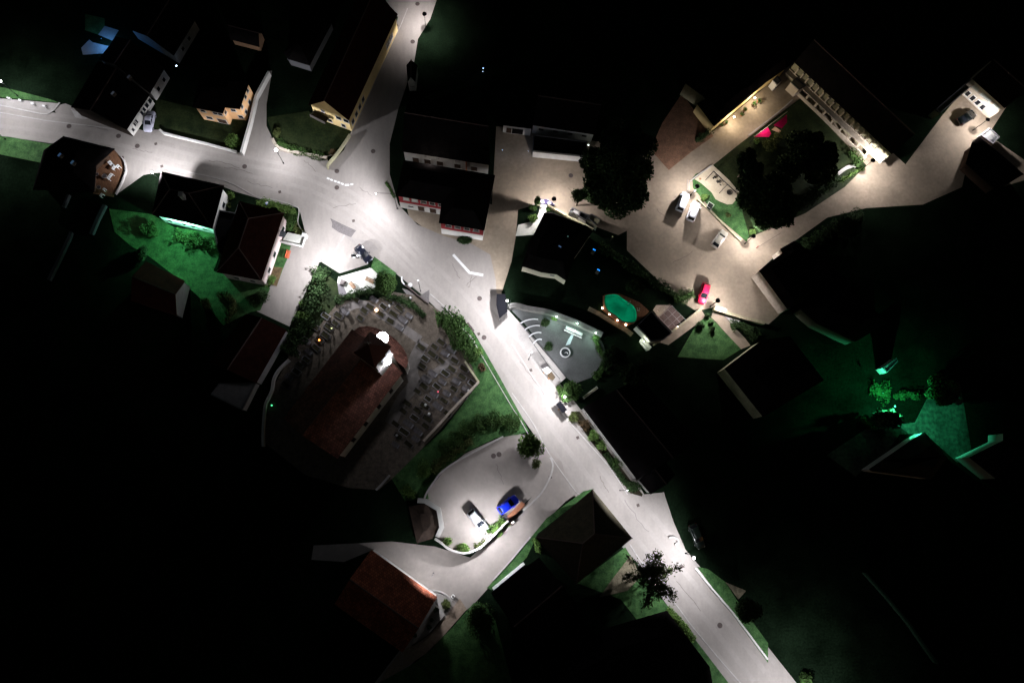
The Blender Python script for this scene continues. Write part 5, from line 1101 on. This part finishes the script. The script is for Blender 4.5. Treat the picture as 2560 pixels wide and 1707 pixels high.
# fountain ring, water bench, arcs
fc = P(*Z(1240, 740, 7.127, (1235, 1005))[0], .4)
fo = empty('fountain', Vector((fc.x, fc.y, .03)), 'round stone fountain basin in the sunken plaza', 'fountain')
mesh('basin_rim', *ring(fc, .78, .98, .03, .5), mat('pale_stone', (.42, .42, .42), nz=3, amt=.1), fo); mesh('basin_floor', *cyl(fc, .78, .03, .12, 24), M_grav, fo)
mesh('water', *cyl(fc, .78, .25, .27, 24), mat('dark_water', (.03, .035, .035), rough=.25, spec=.5), fo); mesh('spout', *ring(fc+Vector((.15, -.3, 0)), .28, .38, .27, .55, 14, 0, 2.6), MATS['pale_stone'], fo)
wb = empty('water_bench', P(*Z(1240, 740, 7.127, (1390, 630))[0]), 'stainless trough bench below the middle plaza lamp', 'bench')
mesh('trough', *ribbon(PP(Z(1240, 740, 7.127, (1245, 555), (1540, 690)), .6), .55, .2, .6), MATS['pale_stone'], wb); mesh('front_rail', *ribbon(PP(Z(1240, 740, 7.127, (1215, 600), (1530, 745)), .45), .14, .1, .45), M_wp, wb)
mesh('spout_block', *box(P(*Z(1240, 740, 7.127, (1395, 625))[0], .7), Vector((1, 0, 0)), .45, .5, .3, .8), M_wp, wb)
sheet('water_rill', Z(1240, 740, 7.127, (1355, 670), (1390, 680), (1320, 860), (1240, 880), (1290, 770)), .045, mat('wet_white', (.40, .48, .50), nz=4, amt=.2, rough=.3))
strip('plaza_gutter', Z(1240, 740, 7.127, (1040, 460), (1150, 490), (1540, 650), (1740, 770)), .14, .012, .05, M_patch, 'structure')
for k, (x, y, r) in enumerate([(435, 490, 340), (512, 605, 290), (585, 728, 240), (660, 850, 170)]):
    strip('curved_step', smooth_line(Z(1240, 740, 7.127, (x, y), (x+r*.28, y-50), (x+r*.65, y-78), (x+r*.92, y-72))), .2, .03, .22, MATS['pale_stone'], 'structure')
strip('plaza_channel', Z(1240, 740, 7.127, (430, 480), (650, 730), (800, 880), (1255, 1450)), .28, .03, .05, mat('channel_dark', (.05, .05, .05)), 'structure')
strip('plaza_channel', Z(1240, 740, 7.127, (590, 740), (940, 1250), (1140, 1480)), .12, .03, .05, MATS['channel_dark'], 'structure')
# pool
pool_px = smooth_line(Z(1450, 680, 7.127, (440, 410), (560, 390), (680, 400), (800, 490), (930, 570), (1005, 680), (1015, 800), (980, 890), (860, 900), (740, 870), (620, 770), (500, 690), (435, 560), (440, 410)), 4)[:-1]
pp = PP(pool_px, 1.1); pc = sum(pp, Vector())/len(pp); pc.z = 0
pool = empty('swimming_pool', pc, 'oval emerald lit swimming pool with four warm edge lamps', 'swimming pool')
if area2(pp) < 0: pp = pp[::-1]
mesh('pool_wall', *ribbon(pp+[pp[0]], .14, .02, 1.2), M_deck, pool)
M_teal = mat('pool_liner', (.0, .30, .19), nz=1, amt=.12)
mesh('pool_lining', [Vector((p.x, p.y, z)) for z in (.05, 1.1) for p in offs(pp, .1)], [(i, (i+1) % len(pp), len(pp)+(i+1) % len(pp), len(pp)+i) for i in range(len(pp))], M_teal, pool)
mesh('pool_floor', [Vector((p.x, p.y, .05)) for p in pp], [tuple(range(len(pp)))], M_teal, pool)
wm = bpy.data.materials.new('pool_water'); wm.use_nodes = True; t = wm.node_tree; t.nodes.clear()
o_ = t.nodes.new('ShaderNodeOutputMaterial'); mx = t.nodes.new('ShaderNodeMixShader'); tr = t.nodes.new('ShaderNodeBsdfTransparent'); gl = t.nodes.new('ShaderNodeBsdfGlossy'); fr = t.nodes.new('ShaderNodeFresnel')
tr.inputs[0].default_value = (.75, 1, .95, 1); gl.inputs['Roughness'].default_value = .08; fr.inputs[0].default_value = 1.33
t.links.new(fr.outputs[0], mx.inputs[0]); t.links.new(tr.outputs[0], mx.inputs[1]); t.links.new(gl.outputs[0], mx.inputs[2]); t.links.new(mx.outputs[0], o_.inputs[0])
mesh('water', [Vector((p.x, p.y, 1.08)) for p in pp], [tuple(range(len(pp)))], wm, pool)
pw_ = []
for i in range(8):
    pt = pp[int(i*len(pp)/8)].lerp(pc, .30); light(Vector((pt.x, pt.y, .95)), 14/KL, (.35, 1, .75), pool, .25, omni=True, name='underwater_light')
sheet('pool_deck', Z(1450, 680, 7.127, (400, 420), (420, 700), (700, 930), (860, 960), (1100, 830), (1240, 700), (1060, 540), (880, 460), (700, 380)), .014, M_deck)
strip('pool_path', Z(1450, 680, 7.127, (150, 650), (330, 740), (620, 920), (830, 1040), (930, 1120)), .9, 0, .02, mat('path_gravel', (.15, .13, .085)), 'structure')
def ladder(lab, x, y, s=1):
    p = P(x, y, .4); r0 = empty('pool_ladder', Vector((p.x, p.y, .02)), lab, 'ladder')
    for k in (-.2, .2): mesh('rail', *join(tube(p+Vector((k, .3, -.3)), p+Vector((k, .1, .6)), .04), tube(p+Vector((k, .1, .6)), p+Vector((k, -.35, .1)), .04)), M_wp, r0)
    mesh('tread', *box(p+Vector((0, -.2, 0)), Vector((1, 0, 0)), .4, .2, .3, .36), M_wp, r0)
ladder('white pool ladder on the upper right rim of the pool', *Z(1450, 680, 7.127, (870, 545))[0]); ladder('white skimmer ladder at the right end of the pool', *Z(1450, 680, 7.127, (1035, 665))[0])
# pergola
pg_px = Z(1450, 680, 7.127, (1410, 800), (1640, 600), (1880, 850), (1650, 1065)); g = PP(pg_px, 2.3)
pgr = empty('pergola', (g[0]+g[2])/2*Vector((1, 1, 0)).length/Vector((1, 1, 0)).length, 'pergola with thin white grid beams beside the black flat roof', 'pergola'); pgr.location.z = 0
for o_ in (0,):
    g = PP(pg_px, 2.3)
for i in range(4):
    t_ = i/3; a, b_ = g[0].lerp(g[1], t_), g[3].lerp(g[2], t_); mesh('beam', *tube(a, b_, .035, 4), M_wp, pgr)
    a, b_ = g[0].lerp(g[3], t_), g[1].lerp(g[2], t_)
    if i != 3: mesh('beam', *tube(a+Vector((0, 0, .08)), b_+Vector((0, 0, .08)), .035, 4), M_wp, pgr)
for p in g: mesh('post', *cyl(Vector((p.x, p.y, 0)), .06, 0, 2.3, 6), M_frd, pgr)
sheet('pergola_floor', Z(1450, 680, 7.127, (1340, 760), (1600, 560), (1860, 830), (1620, 1050)), .03, mat('pergola_paving', (.12, .085, .075), nz=2, amt=.3))
sheet('patio', Z(1450, 680, 7.127, (1300, 680), (1360, 590), (1625, 590), (1400, 800)), .034, M_stone)
wall_light('lamp under the pergola edge', *Z(1450, 680, 7.127, (1745, 965))[0], 1.9, 26, (1, .85, .85), .12, 8)
wall_light('garden lamp on the tan patio by the pergola', *Z(1450, 680, 7.127, (1400, 690))[0], 1.8, 28, (1, .72, .42), .05, 6)
st = empty('white_steps', P(*Z(1450, 680, 7.127, (1170, 1300))[0]), 'brightly lit white steps at the foot of the pool house', 'steps')
mesh('step', *prism(PP(Z(1450, 680, 7.127, (1070, 1205), (1115, 1160), (1280, 1340), (1240, 1380)), .5), .02, .5), M_wp, st); mesh('step', *prism(PP(Z(1450, 680, 7.127, (1055, 1240), (1070, 1215), (1235, 1385), (1180, 1410)), .2), .02, .22), M_wp, st)
for k, (x, y) in enumerate(Z(1450, 680, 7.127, (1155, 1140), (1240, 1228))):
    rr = empty('lit_window', P(x, y, 1.2), '%s bluish lit window of the pool house' % ['upper', 'lower'][k], 'window'); mesh('frame', *box(P(x, y, 1.2), Vector((1, -1, 0)), .8, .2, .9, 1.5), M_fr, rr); mesh('glass', *box(P(x, y, 1.2)+Vector((-.08, -.08, 0)), Vector((1, -1, 0)), .6, .16, 1.0, 1.52), mat('lit_blue_glass', (.35, .5, .9), emit=.8), rr)
for k, (x, y, c, e_) in enumerate([(755, 725, (.02, .30, 1), 1.2), (795, 910, (.02, .30, 1), 1.4), (440, 695, (.10, .18, .35), .5), (513, 603, (.15, .3, .27), .35), (923, 605, (.4, .4, .2), .3)]):
    px_ = q(2, 1, x, y); zz = (2.2, 2.2, 5.65, 5.65, 2.2)[k]; p = P(*px_, zz)
    rr = empty('skylight', p, '%s in the dark garden behind the villa' % ['upper vivid blue light strip', 'lower vivid blue light strip', 'dim blue roof window', 'faint greenish roof dome', 'faint yellowish dot'][k], 'skylight')
    mesh('glass', *box(p, Vector((.8, -.5, 0)), .55 if k < 3 else .25, .2, zz-.02, zz+.06), mat('glow_%d' % k, c, emit=e_), rr); mesh('kerb_frame', *box(p, Vector((.8, -.5, 0)), .65 if k < 3 else .33, .3, 0 if zz < 3 else zz-.3, zz-.02), M_frd, rr)
for k, (x, y, c, e_) in enumerate([(*q(0, 0, 1033, 855), (.25, .28, .38), .10), (*q(0, 0, 1180, 705), (.2, .22, .3), .06), (*q(0, 0, 545, 1422), (.1, .2, .4), .25), (*q(0, 0, 662, 1490), (.1, .2, .35), .25), (*q(0, 1, 1670, 215), (.2, .22, .3), .25), (*q(0, 1, 2283, 628), (.3, .25, .4), .25), (*q(2, 2, 1320, 875), (.1, .4, .2), .15), (*q(0, 0, 2010, 745), (.12, .14, .2), .15), (*q(1, 0, 590, 910), (.15, .15, .25), .2)]):
    zz = 7.2 if k not in (6,) else 4; p = P(x, y, zz); rr = empty('roof_window', p, 'faint roof window %s' % ['on the big farm barn roof', 'higher on the farm barn roof', 'left on the corner cottage roof', 'right on the corner cottage roof', 'on the green lit house roof', 'on the hipped roof', 'on the white terrace house roof', 'on the peach house roof', 'on the long farmhouse roof'][k], 'roof window')
    mesh('pane', *box(p, Vector((.5, .8, 0)), .7, .35, zz, zz+.06), mat('dim_glow_%d' % k, c, emit=e_), rr); mesh('frame', *box(p, Vector((.5, .8, 0)), .8, .45, zz-.8, zz), M_frd, rr)
# playground: swing frame, see-saw, hoops, roundabout
pl = lambda *a: Z(1700, 400, 7.127, *a)
sw = empty('swing_frame', P(*pl((830, 430))[0]), 'dark timber swing frame at the edge of the sand pit', 'swing')
a, b_ = P(*pl((600, 200))[0], 2.3), P(*pl((1000, 580))[0], 2.3)
mesh('top_beam', *tube(a, b_, .09), M_black, sw)
for p in (a, a.lerp(b_, .62)):
    pe = (b_-a).normalized(); pn = Vector((-pe.y, pe.x, 0))
    for s in (-1, 1): mesh('leg', *tube(p, Vector((p.x, p.y, .07))+pn*s*1.3, .07), M_black, sw)
for k in (.3, .45): 
    p = a.lerp(b_, k)
    for s in (-.2, .2): mesh('chain', *tube(p+pe*s, Vector((p.x, p.y, .5))+pe*s, .02, 4), M_black, sw)
    mesh('swing_seat', *box(Vector((p.x, p.y, 0)), pe, .5, .2, .46, .5), M_black, sw)
for k, (x, y, r) in enumerate([(675, 390, 20), (712, 385, 24)]):
    p = P(*pl((x, y))[0], .4); rr = empty('spring_rider', Vector((p.x, p.y, .07)), '%s small dark hoop on the sand' % ['left', 'right'][k], 'play equipment'); mesh('hoop', *ring(p, r/7.127/13.6-.08, r/7.127/13.6+.06, .35, .45, 16), M_black, rr); mesh('spring', *cyl(p, .08, .07, .36, 8), M_black, rr)
p = P(*pl((895, 565))[0], .8); rr = empty('roundabout', Vector((p.x, p.y, .07)), 'dark round nest roundabout on the sand pit', 'play equipment')
mesh('disc', *cyl(p, .5, .3, .38, 20), mat('mesh_dark', (.05, .045, .035)), rr); mesh('ring', *ring(p, .5, .6, .5, .6, 20), M_black, rr); mesh('hub', *cyl(p, .07, .07, .9, 8), M_black, rr)
for k, (x, y) in enumerate(pl((630, 300), (600, 318))):
    p = P(x, y, .4); rr = empty('stepping_post', Vector((p.x, p.y, .07)), '%s short dark post on the sand' % ['longer', 'shorter'][k], 'post'); mesh('beam', *box(p, Vector((1, -.9, 0)), .5-.2*k, .1, .07, .4), M_black, rr); mesh('cap', *box(p, Vector((1, -.9, 0)), .54-.2*k, .14, .4, .44), M_black, rr)
p = P(*pl((365, 335))[0], .2); rr = empty('sand_cover', Vector((p.x, p.y, .07)), 'small brown disc on the sand by the lamp', 'cover'); mesh('disc', *cyl(p, .22, .075, .12, 14), M_wood, rr); mesh('rim', *ring(p, .22, .3, .075, .1, 14), M_stone, rr)
p = P(*pl((265, 545))[0], .6); rr = empty('litter_bin', Vector((p.x, p.y, .05)), 'pale topped bin on the playground lawn', 'bin'); mesh('bin_body', *cyl(p, .22, .05, .6, 12), M_grey, rr); mesh('bin_lid', *cyl(p, .25, .6, .68, 12, .1), M_wp, rr)
tb = empty('trellis_box', P(*pl((570, 820))[0]), 'dark netted box frame on the lawn above the vans', 'frame')
cc = PP(pl((520, 740), (610, 800), (560, 880), (480, 820)), 1.2); mesh('netting', *prism(offs(cc, .1), .05, 1.15), mat('black_net', (.01, .012, .01)), tb); mesh('rails', *ribbon(cc+[cc[0]], .06, 1.14, 1.22), M_white, tb)
hr = empty('handrail', P(*pl((150, 450))[0]), 'double white handrail at the corner of the playground wall', 'handrail'); mesh('rail', *ribbon(PP(pl((140, 345), (140, 570)), .9), .06, .84, .9), M_metal, hr); mesh('rail', *ribbon(PP(pl((168, 370), (165, 560)), .9), .06, .84, .9), M_metal, hr)
# the line pole at the lane
lp = empty('barrier_pole', P(1891, 620), 'thin barrier pole lying across the sloping lane entrance', 'barrier'); mesh('pole', *tube(P(1891, 620, .9), P(1952, 583, .9), .035), M_frd, lp); mesh('post', *cyl(P(1891, 620), .09, 0, 1.0, 8), mat('red_post', (.25, .03, .03)), lp)
# crimson canopy
cn = empty('crimson_canopy', P(1920, 310), 'crimson pink canopy with a pale lounger between its halves', 'canopy')
zz = 2.3; M_cr = mat('crimson_cloth', (.52, .004, .085), nz=2, amt=.15)
def cp(x, y, z=zz): return P(*Z(1840, 240, 7.84, (x, y))[0], z)
v = [cp(355, 805), cp(630, 620), cp(690, 740, 2.0), cp(650, 805, 2.0), cp(740, 575), cp(1000, 365), cp(1000, 520, 2.0), cp(900, 640, 2.0)]
mesh('cloth', v+[p-Vector((0, 0, .04)) for p in v], [(0, 1, 2, 3), (4, 5, 6, 7), (11, 10, 9, 8), (15, 14, 13, 12)], M_cr, cn)
mesh('ridge_pole', *tube(cp(355, 800, 2.35), cp(1005, 310, 2.35), .045), M_mw, cn)
for p in (cp(360, 805), cp(650, 805), cp(1000, 370), cp(900, 640)): mesh('post', *cyl(Vector((p.x, p.y, 0)), .05, 0, 2.3, 6), M_black, cn)
lg = empty('garden_table', cp(790, 655, 0), 'pale slatted table lying between the two crimson cloths', 'table'); tp_ = [cp(700, 660, .7), cp(765, 600, .7), cp(878, 685, .7), cp(835, 722, .7)]; mesh('table_top', *prism(tp_, .64, .72), mat('pale_timber', (.62, .42, .27), nz=3, amt=.1), lg)
for p in tp_: mesh('leg', *cyl(Vector((p.x, p.y, 0)), .04, .03, .64, 6), M_wood, lg)
wall_light('warm lamp near the crimson canopy', *Z(1840, 240, 7.84, (560, 560))[0], 3.6, 420, (1, .8, .75), .04, 1)
sc_ = empty('red_toy_chair', cp(1020, 1290, 0), 'tiny red chair in the dark manor garden', 'chair'); mesh('seat', *box(cp(1020, 1290, .4), Vector((1, .6, 0)), .45, .4, .35, .4), mat('toy_red', (.6, .05, .06)), sc_); mesh('backrest', *box(cp(1035, 1270, .6), Vector((1, .6, 0)), .45, .06, .4, .8), MATS['toy_red'], sc_)
# planters in the manor court
for k, (x, y) in enumerate(Z(1840, 240, 7.84, (440, 95), (350, 165), (180, 265), (120, 370))+Q(2, 0, (1970, 1130), (1920, 1150))):
    p = P(x, y, .5); rr = empty('potted_plant', Vector((p.x, p.y, .01)), '%s potted plant along the lamp lit court wall' % ['topmost', 'second', 'third', 'fourth', 'fifth', 'lowest'][k], 'potted plant', 'potted plants along the court wall')
    mesh('pot', *cyl(p, .2, .01, .45, 12, .28), M_brick, rr); leafcloud('foliage', p+Vector((0, 0, .3)), (.55, .55, .5), 150, .12, LEAF['mid'], rr, 6, .6)
# brick planter by the blue car, terrace of red tile house
bp_ = PP(Z(1030, 1180, 6.534, (1550, 720), (1790, 480), (1850, 520), (1830, 560), (1610, 770)), .5); rr = empty('brick_planter', bp_[0]*1, 'long reddish brick planter beside the blue car', 'planter'); rr.location.z = 0
mesh('brick_bed', *prism(bp_, .02, .5), M_brick, rr); mesh('soil', *prism(offs(bp_, .15), .5, .56), mat('red_mulch', (.26, .11, .06), nz=4, amt=.3), rr)
ru = empty('utility_box', P(*Z(1030, 1180, 6.534, (1635, 825))[0]), 'small pale box by the lower lane kerb', 'box'); mesh('cabinet', *box(P(*Z(1030, 1180, 6.534, (1635, 825))[0]), Vector((1, .8, 0)), .5, .35, .02, .6), M_brick, ru); mesh('lid', *box(P(*Z(1030, 1180, 6.534, (1645, 815))[0]), Vector((1, .8, 0)), .6, .3, .6, .66), M_wp, ru)
sheet('front_patio', Q(1, 3, (1590, 710), (1700, 730), (1800, 800), (1795, 860), (1720, 960), (1600, 1110), (1430, 1225), (1340, 1260), (1500, 1060)), .035, M_pave)
strip('patio_edge', smooth_line(Q(1, 3, (1590, 712), (1700, 730), (1770, 775), (1800, 810))), .2, .02, .4, M_kerb, 'structure')
strip('patio_edge', smooth_line(Q(1, 3, (1730, 950), (1650, 1050), (1560, 1140), (1430, 1225))), .14, .02, .3, M_frd, 'structure')
pf = empty('gate_pillar', P(*q(1, 3, 1808, 775)), 'small square white gate pillar at the red tile house patio', 'pillar'); mesh('shaft', *box(P(*q(1, 3, 1808, 775), .9), Vector((1, -.8, 0)), .5, .5, 0, .85), M_wp, pf); mesh('cap', *box(P(*q(1, 3, 1808, 775), .95), Vector((1, -.8, 0)), .3, .3, .85, .95), M_iron, pf)
sheet('lane_paving', Q(1, 3, (1870, 790), (1935, 890), (1600, 1270), (1250, 1500), (1130, 1568), (1200, 1440), (1340, 1270), (1560, 1150), (1740, 960)), .030, mat('lane_pavers', (.22, .17, .13), nz=2, amt=.2))
for (x, y) in ((1335, 1340), (1350, 1340)): strip('lane_rail', Q(1, 3, (x, y-60), (x-5, y+60)), .05, .02, .06, M_kerb, 'structure')
# white stone in the terrace house planting + rough roadside twigs
ws = empty('white_rock', P(*q(2, 2, 805, 960)), 'white pointed rock in the planting of the white terrace house', 'rock'); mesh('rock', *ball(P(*q(2, 2, 805, 960), .35), .35, .25, 7, 5), M_wp, ws); mesh('rock_foot', *ball(P(*q(2, 2, 815, 965), .12), .4, .12, 7, 5), M_stone, ws)
wb2 = empty('parapet_stub', P(*q(2, 2, 720, 470)), 'short pale stair wall stub above the white terrace house', 'wall'); mesh('stub_body', *ribbon(PP(Q(2, 2, (660, 512), (785, 418)), .8), .5, 0, .8), M_white, wb2); mesh('stub_cap', *ribbon(PP(Q(2, 2, (665, 508), (780, 422)), .88), .3, .8, .88), M_olive, wb2)
# parked blue-black arc awning with white tables at the villa entrance
vz = lambda *a: Z(1280, 480, 6.533, *a)
sheet('villa_forecourt', vz((470, 120), (590, 120), (700, 200), (600, 220), (560, 330), (350, 700), (60, 720), (100, 540), (380, 470), (440, 330)), .03, M_plaza)
aw = PP(vz((460, 118), (560, 118), (640, 155), (705, 218), (640, 215), (560, 190), (470, 195)), .7); ra = empty('curved_bench', aw[0]*1, 'dark violet curved counter at the villa entrance', 'counter'); ra.location.z = 0
mesh('counter_top', *prism(aw, .6, .7), mat('violet_felt', (.06, .05, .11), nz=2), ra); mesh('counter_base', *prism(offs(aw, .06), .02, .6), M_frd, ra)
for k, (x, y, w_) in enumerate([(497, 160, .55), (608, 185, .5)]):
    p = P(*vz((x, y))[0], .8); rr = empty('white_box', Vector((p.x, p.y, 0)), '%s white box standing at the villa entrance counter' % ['left', 'right'][k], 'box'); mesh('carton', *box(p, Vector((1, .1+.5*k, 0)), w_*1.1, w_*1.1, .02, .85), M_wp, rr); mesh('lid', *box(p, Vector((1, .1+.5*k, 0)), w_*1.16, w_*1.16, .85, .9), M_wp, rr)
p = P(*vz((495, 235))[0], .7); rr = empty('round_table', Vector((p.x, p.y, .03)), 'white round table behind the villa counter', 'table'); mesh('top', *cyl(p, .3, .68, .72, 18), M_wp, rr); mesh('leg', *cyl(p, .05, .03, .68, 8), M_metal, rr)
# faint lit strips far left
for k, (ln, w_, lab) in enumerate([(Q(0, 1, (955, 310), (890, 440), (830, 580)), 1.1, 'dim pale path edge wall left of the green garden'), (Q(0, 1, (650, 560), (560, 760), (440, 1000)), .9, 'faint long wall in the dark field far left'), (Q(0, 1, (625, 215), (575, 330)), .7, 'short faint wall above the long one in the dark field')]):
    wallthing('field_wall', lab, ln, w_*.5, .8, mat('field_stone', (.05, .055, .06)))

wall_light('added lamp brightening the long white facade above the red house', 1075, 398, 7.4, 240, (1, .93, .88), .05, 2, off=(0, 0))  # added light source, only there to brighten the facade
